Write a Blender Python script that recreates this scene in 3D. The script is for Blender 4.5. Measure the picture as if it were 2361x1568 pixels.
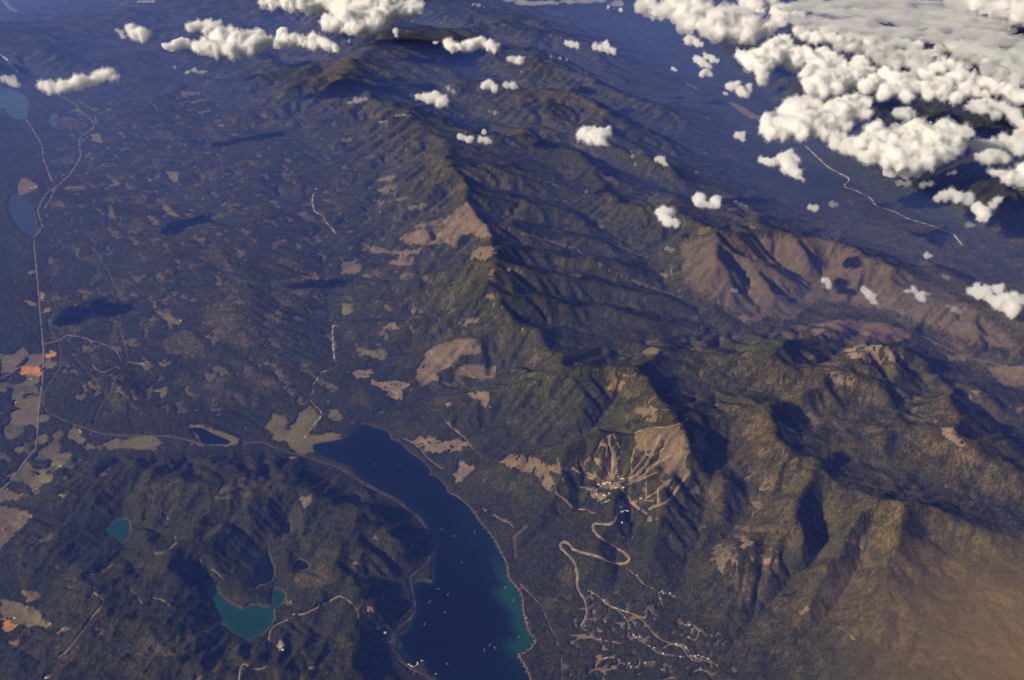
import bpy, math, random
import numpy as np

# ------------------------------------------------------------------ camera, light, exposure
H_CAM = 10000.0                 # metres above the lake
PITCH = math.radians(28.8)      # looking down, northwards (+Y)
LENS = 30.0
SUN_EL, SUN_AZ_VEC = math.radians(26.0), (-0.93, -0.37)   # late afternoon sun in the west (image left)
sc = bpy.context.scene
for o in list(bpy.data.objects):
    bpy.data.objects.remove(o, do_unlink=True)
col = sc.collection

cam_d = bpy.data.cameras.new('camera')
cam_d.lens = LENS; cam_d.sensor_width = 36.0
cam_d.clip_start = 10.0; cam_d.clip_end = 600000.0
cam = bpy.data.objects.new('camera', cam_d)
cam.location = (0, 0, H_CAM)
cam.rotation_euler = (math.pi / 2 - PITCH, 0, 0)
col.objects.link(cam)
sc.camera = cam

world = bpy.data.worlds.new('World'); sc.world = world; world.use_nodes = True
wn = world.node_tree
bg = wn.nodes['Background']
sky = wn.nodes.new('ShaderNodeTexSky'); sky.sky_type = 'NISHITA'
sky.sun_disc = False
sky.sun_elevation = SUN_EL
_l = math.hypot(*SUN_AZ_VEC); _sx, _sy = SUN_AZ_VEC[0] / _l, SUN_AZ_VEC[1] / _l
sky.sun_rotation = math.atan2(_sx, _sy)
sky.altitude = 1000.0
wn.links.new(sky.outputs[0], bg.inputs[0])
bg.inputs[1].default_value = 0.04

sun_d = bpy.data.lights.new('sun', 'SUN'); sun_d.energy = 5.0; sun_d.angle = math.radians(0.53)
sun_d.color = (1.0, 0.87, 0.68)
sun = bpy.data.objects.new('sun', sun_d)
_dx, _dy, _dz = _sx * math.cos(SUN_EL), _sy * math.cos(SUN_EL), math.sin(SUN_EL)
from mathutils import Vector
sun.rotation_euler = Vector((_dx, _dy, _dz)).to_track_quat('Z', 'Y').to_euler()
sun.location = (-20000, 0, 15000)
col.objects.link(sun)

sc.view_settings.view_transform = 'Standard'
sc.view_settings.look = 'None'
sc.view_settings.exposure = 0.15
sc.view_settings.gamma = 1.0
sc.view_settings.use_curve_mapping = False
sc.render.engine = 'CYCLES'
cy = sc.cycles
cy.use_denoising = True
cy.max_bounces = 24; cy.diffuse_bounces = 1; cy.glossy_bounces = 2
cy.transmission_bounces = 2; cy.volume_bounces = 24; cy.transparent_max_bounces = 16
cy.volume_step_rate = 1.0
cy.volume_max_steps = 64

# ------------------------------------------------------------------ photo pixel <-> world
W0, H0 = 2361.0, 1568.0
FPX = LENS / 36.0 * W0
CP, SP = math.cos(PITCH), math.sin(PITCH)

def unproj(px, py, z):
    px = np.asarray(px, float); py = np.asarray(py, float)
    a = (px - W0 / 2) / FPX; b = (H0 / 2 - py) / FPX
    dy = CP + b * SP; dz = -SP + b * CP
    t = (np.asarray(z, float) - H_CAM) / dz
    return a * t, dy * t

def proj(x, y, z):
    f = y * CP - (z - H_CAM) * SP
    u = y * SP + (z - H_CAM) * CP
    return W0 / 2 + x / f * FPX, H0 / 2 - u / f * FPX

OFF = {'A': (0, 0), 'B': (787.4, 0), 'C': (1573.6, 0), 'D': (0, 522.8), 'E': (787.4, 522.8), 'F': (1573.6, 522.8),
       'G': (0, 1045.1), 'H': (787.4, 1045.1), 'I': (1573.6, 1045.1), 'S': (1268.1, 893.4), 'V': (0, 0), 'Z': (864.6, 1299.8)}
SCL = {k: 0.3335 for k in 'ABCDEFGHI'}; SCL['S'] = 0.22061; SCL['V'] = 1.0; SCL['Z'] = 0.17097

def T(panel, pts):
    ox, oy = OFF[panel]; s = SCL[panel]
    return [(ox + s * p[0], oy + s * p[1]) + tuple(p[2:]) for p in pts]

# ------------------------------------------------------------------ numpy noise
def _hash(ix, iy, seed):
    h = (ix.astype(np.int64) * 374761393 + iy.astype(np.int64) * 668265263 + seed * 1442695041) & 0xffffffff
    h = ((h ^ (h >> 13)) * 1274126177) & 0xffffffff
    h = (h ^ (h >> 16)) & 0xffffffff
    return h

def perlin(x, y, seed=0):
    x0 = np.floor(x); y0 = np.floor(y)
    fx = (x - x0).astype(np.float32); fy = (y - y0).astype(np.float32)
    ix = x0.astype(np.int64); iy = y0.astype(np.int64)
    def g(dx, dy):
        a = _hash(ix + dx, iy + dy, seed).astype(np.float32) * np.float32(2 * math.pi / 4294967296.0)
        return np.cos(a) * (fx - dx) + np.sin(a) * (fy - dy)
    sx = fx * fx * fx * (fx * (fx * 6 - 15) + 10); sy = fy * fy * fy * (fy * (fy * 6 - 15) + 10)
    n0 = g(0, 0); n0 = n0 + sx * (g(1, 0) - n0)
    n1 = g(0, 1); n1 = n1 + sx * (g(1, 1) - n1)
    return (n0 + sy * (n1 - n0)) * 1.5

def fbm(x, y, wl, octaves=4, seed=0, gain=0.5, ridged=False):
    out = 0.0; a = 1.0; tot = 0.0
    for k in range(octaves):
        n = perlin(x / wl, y / wl, seed + 17 * k)
        if ridged:
            n = 1.0 - 2.0 * np.abs(n)
        out = out + a * n; tot += a
        a *= gain; wl *= 0.5
    return out / tot

def sstep(a, b, x):
    t = np.clip((x - a) / (b - a), 0, 1)
    return t * t * (3 - 2 * t)

def in_poly(x, y, poly):
    inside = np.zeros(x.shape, bool)
    n = len(poly)
    for i in range(n):
        x1, y1 = poly[i][:2]; x2, y2 = poly[(i + 1) % n][:2]
        if y1 == y2:
            continue
        c = ((y1 > y) != (y2 > y)) & (x < (x2 - x1) * (y - y1) / (y2 - y1) + x1)
        inside ^= c
    return inside

def dist_line(x, y, pts, closed=False):
    d = np.full(x.shape, 1e12)
    n = len(pts)
    for i in range(n if closed else n - 1):
        ax, ay = pts[i][:2]; bx, by = pts[(i + 1) % n][:2]
        vx, vy = bx - ax, by - ay
        L = vx * vx + vy * vy + 1e-9
        t = np.clip(((x - ax) * vx + (y - ay) * vy) / L, 0, 1)
        d = np.minimum(d, (x - ax - t * vx) ** 2 + (y - ay - t * vy) ** 2)
    return np.sqrt(d)

def smooth_pts(pts, n=4):
    """Catmull-Rom through 2-D or 3-D points."""
    P = np.array(pts, float)
    if len(P) < 3:
        return P
    Q = np.vstack([2 * P[0] - P[1], P, 2 * P[-1] - P[-2]])
    out = []
    for i in range(1, len(Q) - 2):
        p0, p1, p2, p3 = Q[i - 1], Q[i], Q[i + 1], Q[i + 2]
        for k in range(n):
            t = k / n
            out.append(0.5 * ((2 * p1) + (-p0 + p2) * t + (2 * p0 - 5 * p1 + 4 * p2 - p3) * t * t + (-p0 + 3 * p1 - 3 * p2 + p3) * t ** 3))
    out.append(P[-1])
    return np.array(out)

# ------------------------------------------------------------------ lakes (traced outlines, level in metres)
LAKES = [
    ('whitewater', 0.0, T('V', [(724, 1024), (760, 1018), (787, 1013), (805, 1003), (821, 993), (826, 981), (844, 978), (864, 986), (894, 996),
        (902, 1014), (921, 1020), (944, 1043), (974, 1065), (992, 1086), (989, 1098), (1002, 1097), (1027, 1122), (1032, 1137), (1051, 1145), (1084, 1172), (1107, 1205),
        (1137, 1242), (1154, 1275), (1167, 1302), (1171, 1332), (1184, 1348), (1201, 1375), (1204, 1405), (1211, 1438), (1221, 1462),
        (1232, 1475), (1227, 1488), (1211, 1503), (1192, 1508), (1204, 1528), (1214, 1548), (1221, 1568), (1232, 1620), (1240, 1720),
        (1025, 1720), (1012, 1620), (1007, 1566), (994, 1552), (984, 1530), (974, 1522), (957, 1535), (944, 1532), (927, 1508), (914, 1488), (916, 1468),
        (927, 1462), (941, 1448), (957, 1405), (956, 1365), (951, 1347), (974, 1340), (997, 1342), (994, 1305), (1004, 1275), (1004, 1255),
        (991, 1225), (977, 1202), (961, 1185), (937, 1168), (927, 1155), (887, 1135), (854, 1118), (831, 1105), (817, 1082), (787, 1067),
        (767, 1060), (735, 1048), (722, 1035)]), 'deep navy blue mountain lake running down the middle of the foreground'),
    ('teal', 60.0, T('G', [(1410, 850), (1450, 915), (1500, 925), (1520, 975), (1570, 1020), (1620, 1050), (1680, 1080), (1720, 1055),
        (1790, 1050), (1820, 1065), (1870, 1055), (1880, 960), (1920, 935), (1960, 965), (1975, 990), (1950, 1040), (1890, 1080),
        (1895, 1150), (1840, 1220), (1810, 1260), (1770, 1260), (1740, 1290), (1690, 1290), (1660, 1260), (1600, 1240), (1540, 1160),
        (1480, 1040), (1450, 970)]), 'teal lake shaped like a boomerang in the dark hills'),
    ('arm', 62.0, T('G', [(1850, 660), (1872, 740), (1895, 800), (1885, 870), (1835, 905), (1800, 905), (1775, 925), (1752, 915),
        (1765, 840), (1805, 740)]), 'dark narrow pond just north of the boomerang shaped teal lake'),
    ('round', 60.0, T('G', [(755, 500), (800, 465), (880, 460), (897, 500), (897, 560), (862, 610), (830, 625), (800, 580),
        (745, 565), (738, 535)]), 'small round teal lake alone among the dark forested hills'),
    ('tarn', 80.0, T('G', [(2040, 745), (2075, 735), (2125, 760), (2135, 785), (2100, 805), (2060, 790)]), 'dark round tarn in the forest east of the teal lake'),
    ('tarn', 95.0, T('G', [(1955, 490), (1995, 465), (2008, 500), (2005, 545), (1975, 560), (1950, 530)]), 'small dark tarn between forest ridges above the teal lake'),
    ('tarn', 60.0, T('H', [(65, 290), (95, 275), (130, 300), (132, 328), (105, 338), (75, 318)]), 'little black oval tarn in the hills west of the big lake'),
    ('marsh', 35.0, T('D', [(1335, 1390), (1390, 1392), (1440, 1415), (1480, 1437), (1560, 1468), (1590, 1490), (1560, 1502), (1430, 1502),
        (1390, 1490), (1372, 1440), (1335, 1410)]), 'dark pond ringed by yellow marsh beside the railway'),
    ('west', 60.0, T('V', [(27, 448), (55, 461), (76, 485), (85, 520), (82, 545), (60, 540), (38, 520), (25, 495), (20, 470)]), 'blue lake at the left edge below the tan gravel ground'),
    ('west', 80.0, T('A', [(-200, 600), (0, 608), (60, 618), (130, 640), (185, 680), (192, 750), (170, 822), (100, 820), (60, 790), (30, 752), (-60, 740), (-200, 700)]), 'pale blue lake cut off by the left edge, below small clouds'),
    ('west', 85.0, T('A', [(345, 800), (370, 785), (395, 800), (392, 865), (372, 880), (345, 850)]), 'small pale blue pond right of the far left lake'),
    ('west', 85.0, T('A', [(410, 822), (450, 808), (525, 820), (470, 838), (415, 835)]), 'thin pale blue pond beside a tan clearing far left'),
    ('far', 400.0, T('A', [(1908, 405), (1960, 408), (2018, 418), (2000, 438), (1930, 430)]), 'small pale lake high in the far range under the clouds'),
    ('far', 100.0, T('A', [(5, 0), (45, 5), (70, 45), (120, 75), (112, 85), (60, 62), (25, 25)]), 'narrow pale lake in the far top left corner'),
]
# ------------------------------------------------------------------ relief: ridge and valley lines (px, py, elevation)
RIDGES = [
    # main crest
    T('V', [(1583, 966, 1160), (1545, 925, 1130), (1480, 872, 1080), (1430, 850, 1080), (1350, 838, 1120), (1300, 838, 1000), (1250, 800, 1000), (1212, 758, 1050),
            (1165, 722, 1080), (1122, 680, 1150), (1135, 610, 1180), (1130, 545, 1250), (1100, 485, 1300), (1075, 440, 1300), (1035, 385, 1300),
            (985, 330, 1300), (900, 285, 1250), (868, 235, 1200), (840, 190, 1150), (822, 140, 1120), (790, 95, 1120), (740, 40, 1200), (690, 5, 1200)]),
    # western spurs of the crest
    T('V', [(1350, 838, 1120), (1270, 862, 900), (1200, 880, 760), (1130, 893, 620), (1050, 905, 420)]),
    T('V', [(1212, 758, 1050), (1150, 752, 900), (1077, 782, 650), (980, 800, 420), (914, 812, 250)]),
    T('V', [(1165, 722, 1080), (1060, 735, 780), (960, 750, 480), (870, 762, 260)]),
    T('V', [(1122, 680, 1150), (1040, 680, 850), (950, 690, 560), (865, 700, 330)]),
    T('V', [(1132, 640, 1150), (1030, 650, 820), (930, 655, 520), (850, 660, 330)]),
    T('V', [(1135, 610, 1180), (1000, 618, 780), (900, 615, 480)]),
    T('V', [(1130, 545, 1250), (1060, 515, 1050), (980, 520, 780), (900, 550, 480)]),
    T('V', [(1075, 440, 1300), (990, 450, 900), (900, 470, 600), (830, 490, 450)]),
    T('V', [(1035, 385, 1300), (940, 380, 900), (850, 400, 600)]),
    T('V', [(985, 330, 1300), (900, 340, 950), (830, 350, 650)]),
    T('V', [(868, 235, 1200), (780, 250, 900), (700, 240, 650)]),
    T('V', [(822, 140, 1120), (740, 160, 950), (640, 190, 700)]),
    # ski mountain
    T('V', [(1583, 966, 1160), (1540, 985, 1130), (1493, 984, 1090), (1460, 997, 1030), (1412, 998, 950), (1300, 1010, 760), (1200, 1040, 520), (1130, 1070, 300)]),
    T('V', [(1583, 966, 1160), (1592, 1010, 1060), (1600, 1060, 900), (1580, 1110, 760)]),
    T('V', [(1583, 966, 1160), (1615, 1000, 1050), (1640, 1050, 900)]),
    T('V', [(1412, 998, 950), (1410, 1050, 760), (1400, 1100, 560)]),
    T('V', [(1545, 925, 1130), (1480, 945, 980), (1430, 960, 820)]),
    # east of the ski mountain
    T('V', [(1583, 966, 1160), (1660, 935, 1000), (1750, 960, 1050), (1775, 1005, 1000), (1795, 1080, 850), (1810, 1130, 700)]),
    T('V', [(1750, 960, 1050), (1830, 920, 950), (1897, 883, 950), (1970, 873, 980), (2057, 905, 900), (2085, 945, 700)]),
    T('V', [(1764, 843, 900), (1800, 870, 850), (1860, 905, 800), (1897, 883, 950)]),
    T('V', [(1480, 872, 1080), (1600, 850, 800), (1690, 850, 800), (1764, 843, 900), (1820, 790, 950), (1900, 820, 800), (1960, 870, 900)]),
    T('V', [(1864, 1106, 950), (1858, 1180, 900), (1870, 1246, 800), (1860, 1310, 620)]),
    T('V', [(1864, 1106, 950), (1930, 1040, 850), (1985, 1010, 800), (2060, 1000, 850)]),
    T('V', [(1864, 1106, 950), (1780, 1170, 800), (1720, 1245, 650), (1640, 1290, 420), (1630, 1340, 320)]),
    T('V', [(2010, 1165, 850), (1960, 1230, 780), (1940, 1290, 700), (1880, 1360, 480)]),
    T('V', [(2050, 1190, 900), (2120, 1165, 850), (2200, 1190, 800), (2300, 1230, 700)]),
    T('V', [(2050, 1190, 900), (2080, 1250, 850), (2130, 1290, 750), (2000, 1310, 620), (1960, 1400, 420)]),
    # cliffy mountains right
    T('V', [(2097, 780, 1150), (2010, 792, 1050), (1940, 815, 850)]),
    T('V', [(2097, 780, 1150), (2120, 815, 950), (2174, 832, 950), (2227, 853, 950), (2270, 890, 800), (2304, 917, 650)]),
    T('V', [(2097, 780, 1150), (2090, 850, 850), (2040, 850, 750)]),
    T('V', [(2227, 853, 950), (2200, 920, 850), (2284, 940, 850), (2320, 990, 800), (2361, 1040, 750)]),
    T('V', [(2284, 940, 850), (2240, 970, 850), (2200, 987, 900), (2230, 1040, 800), (2280, 1060, 750), (2361, 1110, 700)]),
    T('V', [(2200, 987, 900), (2120, 970, 750), (2050, 985, 650)]),
    # long bare ridge
    T('V', [(1894, 750, 550), (1950, 738, 700), (2007, 738, 760), (2060, 760, 700), (2097, 780, 900)]),
    # bare massif
    T('V', [(1530, 515, 950), (1604, 558, 1200), (1647, 571, 1250), (1654, 530, 1300), (1710, 538, 1300), (1760, 532, 1200), (1814, 535, 1300), (1870, 590, 900), (1900, 610, 550)]),
    T('V', [(1647, 571, 1250), (1690, 610, 1100), (1747, 633, 900), (1787, 663, 700), (1868, 710, 250)]),
    T('V', [(1710, 538, 1300), (1718, 576, 1200), (1774, 606, 1000), (1840, 640, 650), (1915, 694, 250)]),
    T('V', [(1604, 558, 1200), (1590, 610, 900), (1570, 660, 600), (1600, 700, 380)]),
    T('V', [(1647, 571, 1250), (1640, 630, 950), (1690, 680, 600), (1760, 730, 280)]),
    T('V', [(1974, 572, 1150), (2030, 600, 1000), (2100, 622, 850), (2177, 670, 400)]),
    T('V', [(1974, 572, 1150), (1920, 540, 1000), (1870, 532, 950), (1814, 535, 1300)]),
    T('V', [(1990, 632, 900), (2050, 655, 850), (2080, 690, 700), (2127, 702, 850), (2200, 690, 900), (2260, 740, 700), (2304, 808, 250)]),
    T('V', [(1990, 632, 900), (1960, 660, 600)]),
    T('V', [(2127, 702, 850), (2120, 740, 550), (2140, 780, 300)]),
    T('V', [(2200, 690, 900), (2290, 700, 850), (2361, 760, 800), (2450, 820, 700)]),
    T('V', [(2150, 570, 800), (2240, 600, 700), (2340, 680, 600)]),
    T('V', [(1530, 515, 950), (1470, 500, 950), (1430, 470, 1000), (1400, 430, 1100), (1375, 385, 1150), (1354, 328, 1250), (1300, 345, 1150), (1262, 335, 1150), (1197, 302, 1250), (1110, 330, 1000), (1060, 360, 1000)]),
    T('V', [(1197, 302, 1250), (1240, 350, 950), (1300, 400, 800), (1360, 450, 650)]),
    T('V', [(1530, 515, 950), (1490, 455, 900), (1540, 460, 850), (1620, 480, 850), (1740, 500, 800), (1820, 490, 650)]),
    # ranges further out
    T('V', [(900, 285, 1250), (960, 250, 1150), (1050, 215, 1150), (1100, 220, 1200), (1160, 240, 1150), (1247, 262, 1300), (1310, 290, 1150), (1400, 330, 1050), (1500, 370, 900), (1580, 420, 700)]),
    T('V', [(1040, 190, 1150), (1120, 165, 1200), (1204, 170, 1350), (1245, 195, 1150), (1290, 185, 1350), (1364, 199, 1350), (1440, 240, 1150), (1520, 280, 1000), (1590, 330, 750)]),
    T('V', [(850, 130, 1200), (950, 110, 1100), (1040, 95, 1100), (1130, 130, 1150), (1230, 150, 1150), (1330, 150, 1150), (1420, 190, 1050), (1500, 220, 900), (1580, 260, 700)]),
    T('V', [(800, 0, 1250), (900, -10, 1250), (1000, 15, 1250), (1080, 40, 1250), (1190, 65, 1250), (1290, 105, 1100), (1370, 145, 1000), (1440, 170, 800)]),
    T('V', [(600, 0, 1200), (520, 20, 1000), (420, 45, 800), (330, 60, 900), (240, 70, 700), (150, 90, 700)]),
    T('V', [(330, 60, 900), (380, 90, 800), (460, 130, 500)]),
    T('V', [(-40, 150, 900), (60, 130, 900), (150, 150, 700), (200, 170, 400)]),
    T('V', [(-60, 60, 900), (40, 70, 700), (120, 45, 600)]),
    T('V', [(420, 160, 420), (520, 180, 520), (600, 220, 600), (680, 280, 650)]),
    # beyond the north fork
    T('V', [(1700, 100, 900), (1850, 180, 1200), (1980, 260, 1200), (2100, 330, 1100), (2250, 420, 1100), (2400, 500, 1100)]),
    T('V', [(1900, 50, 1500), (2100, 130, 1500), (2300, 250, 1500), (2450, 330, 1500)]),
    # low wooded hills of the west
    T('V', [(560, 640, 330), (600, 690, 320), (560, 740, 280), (480, 760, 220)]),
    T('V', [(300, 640, 180), (380, 600, 220), (470, 560, 260), (560, 540, 320), (640, 480, 380)]),
    T('V', [(200, 890, 160), (260, 860, 180), (330, 900, 170)]),
    T('V', [(420, 380, 300), (520, 400, 330), (620, 420, 360)]),
    T('V', [(150, 1130, 220), (230, 1100, 260), (330, 1075, 260), (430, 1090, 260), (520, 1110, 280), (620, 1090, 270), (690, 1085, 220)]),
    T('V', [(330, 1230, 260), (400, 1330, 330), (440, 1300, 320), (500, 1250, 280), (560, 1190, 290), (640, 1170, 280)]),
    T('V', [(200, 1330, 240), (250, 1420, 240), (380, 1480, 240)]),
    T('V', [(700, 1180, 260), (770, 1150, 280), (850, 1160, 300), (910, 1200, 300), (930, 1260, 260)]),
    T('V', [(740, 1290, 260), (800, 1330, 280), (850, 1390, 280), (890, 1430, 200)]),
    T('V', [(-60, 1000, 180), (-30, 900, 160)]),
    T('V', [(300, 1530, 260), (450, 1545, 280), (600, 1530, 260), (750, 1560, 260), (850, 1550, 200)]),
]
VALLEYS = [
    T('V', [(800, 985, 5), (735, 940, 15), (718, 905, 25), (730, 880, 35), (765, 845, 50), (772, 750, 90), (762, 680, 130), (750, 600, 190), (740, 500, 260), (720, 430, 320), (735, 340, 420), (700, 300, 500)]),
    T('V', [(90, 1050, 25), (92, 900, 35), (85, 700, 45), (85, 560, 55), (120, 430, 65), (190, 330, 75), (212, 260, 85), (150, 200, 95), (60, 160, 110)]),
    T('V', [(30, 1180, 30), (60, 1080, 28), (20, 1000, 30), (30, 860, 40)]),
    T('V', [(0, 1300, 60), (30, 1400, 60), (60, 1440, 60)]),
    T('V', [(90, 1010, 26), (250, 1025, 25), (400, 1030, 20), (560, 1020, 12), (690, 1010, 5)]),
    T('V', [(260, 560, 90), (250, 700, 80), (330, 880, 90), (400, 960, 60)]),
    T('V', [(430, 640, 150), (400, 700, 130), (440, 820, 110), (560, 900, 90), (660, 960, 30)]),
    T('V', [(330, 330, 150), (450, 300, 200), (520, 260, 260), (500, 220, 280)]),
    T('V', [(150, 380, 80), (300, 420, 130), (420, 500, 170)]),
    # creeks between the spurs
    T('V', [(1085, 1085, 30), (1150, 1045, 160), (1287, 1007, 420), (1380, 980, 560), (1430, 905, 720)]),
    T('V', [(915, 935, 40), (985, 912, 120), (1060, 880, 250), (1130, 850, 380), (1200, 820, 560), (1260, 840, 720)]),
    T('V', [(1000, 1050, 30), (1060, 990, 160), (1150, 960, 300)]),
    T('V', [(775, 800, 80), (880, 785, 160), (1000, 765, 360), (1090, 752, 600)]),
    T('V', [(790, 725, 110), (880, 725, 220), (1000, 708, 480), (1080, 700, 760)]),
    T('V', [(770, 680, 140), (880, 675, 270), (1000, 664, 540), (1080, 655, 800)]),
    T('V', [(770, 640, 160), (880, 635, 290), (1010, 633, 560)]),
    T('V', [(770, 590, 190), (880, 580, 330), (990, 580, 560), (1070, 570, 800)]),
    T('V', [(760, 520, 250), (860, 520, 400), (980, 480, 700)]),
    T('V', [(750, 440, 310), (850, 430, 500), (950, 415, 750)]),
    T('V', [(760, 370, 400), (850, 370, 600), (930, 355, 850)]),
    T('V', [(690, 310, 500), (790, 300, 650), (870, 270, 900)]),
    # drainage east of the crest towards the north fork
    T('V', [(1370, 790, 560), (1480, 770, 470), (1600, 770, 400), (1700, 770, 330), (1780, 755, 290), (1850, 740, 240), (1930, 720, 220), (2040, 720, 200), (2160, 790, 190), (2240, 850, 190), (2361, 900, 180), (2500, 960, 180)]),
    T('V', [(1700, 770, 330), (1620, 720, 400), (1540, 650, 480), (1480, 580, 560), (1430, 540, 620), (1340, 490, 680), (1280, 440, 740)]),
    T('V', [(1850, 700, 230), (1880, 650, 320), (1930, 600, 500)]),
    T('V', [(1930, 720, 220), (1960, 700, 280), (1990, 670, 420)]),
    T('V', [(1700, 620, 780), (1740, 680, 450), (1800, 740, 280)]),
    T('V', [(1790, 570, 850), (1850, 620, 520), (1890, 660, 330)]),
    T('V', [(1660, 1010, 720), (1650, 1090, 560), (1630, 1170, 400), (1600, 1260, 250), (1580, 1340, 160), (1560, 1450, 90)]),
    T('V', [(1690, 990, 800), (1720, 1060, 650), (1740, 1140, 480), (1680, 1230, 330), (1620, 1280, 250)]),
    T('V', [(1900, 1130, 650), (1905, 1200, 520), (1890, 1270, 420), (1830, 1340, 330), (1760, 1400, 220), (1700, 1480, 140)]),
    T('V', [(1990, 1230, 650), (1985, 1300, 520), (1940, 1380, 380), (1850, 1480, 250)]),
    T('V', [(1880, 990, 560), (1960, 950, 520), (2060, 960, 450), (2130, 930, 420), (2180, 890, 380), (2280, 960, 300), (2420, 1020, 260)]),
    T('V', [(1640, 900, 650), (1760, 900, 650), (1840, 960, 600), (1880, 990, 560)]),
    T('V', [(1830, 830, 560), (1900, 850, 520), (1950, 800, 400), (1990, 760, 260)]),
    T('V', [(2080, 870, 450), (2140, 880, 400), (2200, 870, 400)]),
    T('V', [(1850, 1020, 620), (1960, 1060, 560), (2080, 1080, 520), (2180, 1130, 450), (2361, 1190, 350), (2500, 1230, 300)]),
    T('V', [(2140, 1230, 600), (2220, 1280, 480), (2361, 1310, 380)]),
    T('V', [(1560, 870, 700), (1620, 880, 650), (1640, 900, 650)]),
    # north fork valley floor
    T('V', [(1440, 60, 260), (1500, 110, 240), (1600, 180, 220), (1700, 245, 200), (1770, 300, 190), (1850, 375, 180), (1950, 432, 170), (2010, 462, 165), (2090, 495, 160), (2200, 555, 155), (2361, 640, 150), (2500, 700, 150)]),
    T('V', [(1560, 60, 300), (1700, 170, 280), (1850, 300, 240), (2000, 400, 230), (2150, 470, 220), (2300, 540, 210), (2420, 580, 210)]),
    T('V', [(1640, 330, 250), (1760, 420, 220), (1880, 480, 200), (2000, 540, 200), (2120, 600, 200), (2250, 640, 190), (2361, 700, 190)]),
    T('V', [(1150, 110, 600), (1250, 125, 550), (1350, 170, 480), (1450, 210, 400), (1540, 240, 300)]),
    T('V', [(1090, 150, 650), (1180, 200, 600), (1250, 225, 580), (1340, 240, 520), (1440, 280, 450), (1540, 320, 350), (1640, 370, 270)]),
    T('V', [(960, 200, 700), (1040, 240, 660), (1120, 280, 620), (1220, 300, 640), (1300, 320, 600), (1390, 375, 520), (1480, 410, 420), (1580, 450, 320), (1680, 460, 260)]),
    T('V', [(900, 60, 700), (980, 60, 650), (1080, 80, 620)]),
    # foreground slopes right of the lake and bottom
    T('V', [(1270, 1350, 25), (1320, 1450, 30), (1380, 1568, 40), (1400, 1720, 50)]),
    T('V', [(1420, 1260, 210), (1500, 1400, 140), (1560, 1568, 110), (1600, 1720, 110)]),
    T('V', [(1700, 1520, 150), (1850, 1568, 190), (1950, 1720, 200)]),
    T('V', [(1900, 1500, 300), (2100, 1450, 480), (2300, 1400, 520)]),
    T('V', [(2100, 1568, 400), (2361, 1568, 420), (2400, 1720, 400)]),
    T('V', [(1150, 1180, 60), (1220, 1250, 120), (1290, 1300, 140)]),
    T('V', [(1120, 1130, 80), (1240, 1150, 260), (1330, 1200, 330)]),
    T('V', [(100, 1480, 110), (200, 1560, 140), (-60, 1560, 90), (-60, 1700, 90), (300, 1700, 120), (800, 1700, 80)]),
    T('V', [(700, 1440, 90), (650, 1480, 110), (760, 1420, 120)]),
    T('V', [(280, 1260, 90), (330, 1330, 150)]),
]
RIDGES += [T('V', l) for l in (
    [(1165, 722, 1080), (1280, 703, 960), (1400, 714, 810), (1520, 745, 630), (1620, 760, 460)],
    [(1132, 640, 1150), (1250, 638, 1000), (1380, 654, 850), (1500, 680, 660), (1590, 705, 490)],
    [(1135, 590, 1180), (1250, 583, 1020), (1380, 598, 870), (1480, 620, 700), (1540, 645, 550)],
    [(1120, 520, 1250), (1230, 528, 1070), (1340, 543, 900), (1440, 565, 720)],
    [(1085, 460, 1280), (1200, 468, 1100), (1310, 488, 920), (1390, 520, 750)],
    [(1050, 400, 1290), (1160, 408, 1100), (1260, 428, 920), (1320, 455, 790)],
    [(300, 300, 260), (380, 260, 330), (450, 230, 380)], [(240, 120, 520), (300, 160, 480), (330, 210, 380)],
    [(560, 60, 900), (600, 110, 820), (640, 150, 760)], [(470, 330, 330), (560, 320, 430), (640, 340, 480)],
    [(1430, 1130, 620), (1420, 1190, 470), (1380, 1260, 300)], [(1500, 1120, 700), (1520, 1200, 520), (1500, 1290, 320)],
    [(1640, 1080, 760), (1670, 1130, 660), (1690, 1200, 560)], [(1300, 1030, 760), (1290, 1090, 560), (1260, 1160, 340)],
)]
VALLEYS += [T('V', l) for l in (
    [(1240, 737, 800), (1360, 747, 620), (1500, 770, 450)], [(1230, 675, 800), (1360, 688, 630), (1500, 716, 470), (1600, 737, 400)],
    [(1220, 615, 830), (1350, 628, 670), (1470, 653, 530), (1550, 682, 450)], [(1200, 560, 860), (1320, 575, 690), (1440, 596, 570)],
    [(1170, 497, 880), (1290, 517, 730), (1400, 547, 610)], [(1130, 437, 910), (1240, 452, 760), (1330, 482, 680)],
    [(1460, 1130, 540), (1470, 1200, 380), (1440, 1280, 220)], [(1350, 1090, 500), (1340, 1160, 340)],
)]
RIDGES += [T('V', l) for l in (
    [(420, 100, 700), (500, 60, 900), (560, 20, 1000)], [(150, 60, 700), (220, 30, 800), (300, 10, 800)], [(640, 230, 700), (700, 180, 900), (760, 130, 1050)],
    [(520, 270, 480), (600, 250, 650), (660, 240, 800)], [(860, 60, 1200), (940, 40, 1150), (1020, 60, 1150), (1120, 100, 1150)], [(1100, 20, 1150), (1230, 40, 1150), (1340, 80, 1050), (1420, 120, 850)],
    [(340, 240, 380), (420, 200, 520), (480, 150, 650)], [(40, 100, 800), (110, 110, 750), (190, 100, 650)], [(250, 150, 520), (330, 130, 600), (390, 100, 700)])]
VALLEYS += [T('V', l) for l in ([(560, 130, 420), (640, 95, 480), (700, 60, 520)], [(360, 160, 300), (430, 180, 280), (470, 230, 260)], [(560, 290, 330), (640, 300, 420)], [(200, 130, 260), (290, 100, 300), (360, 70, 380)])]
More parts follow.
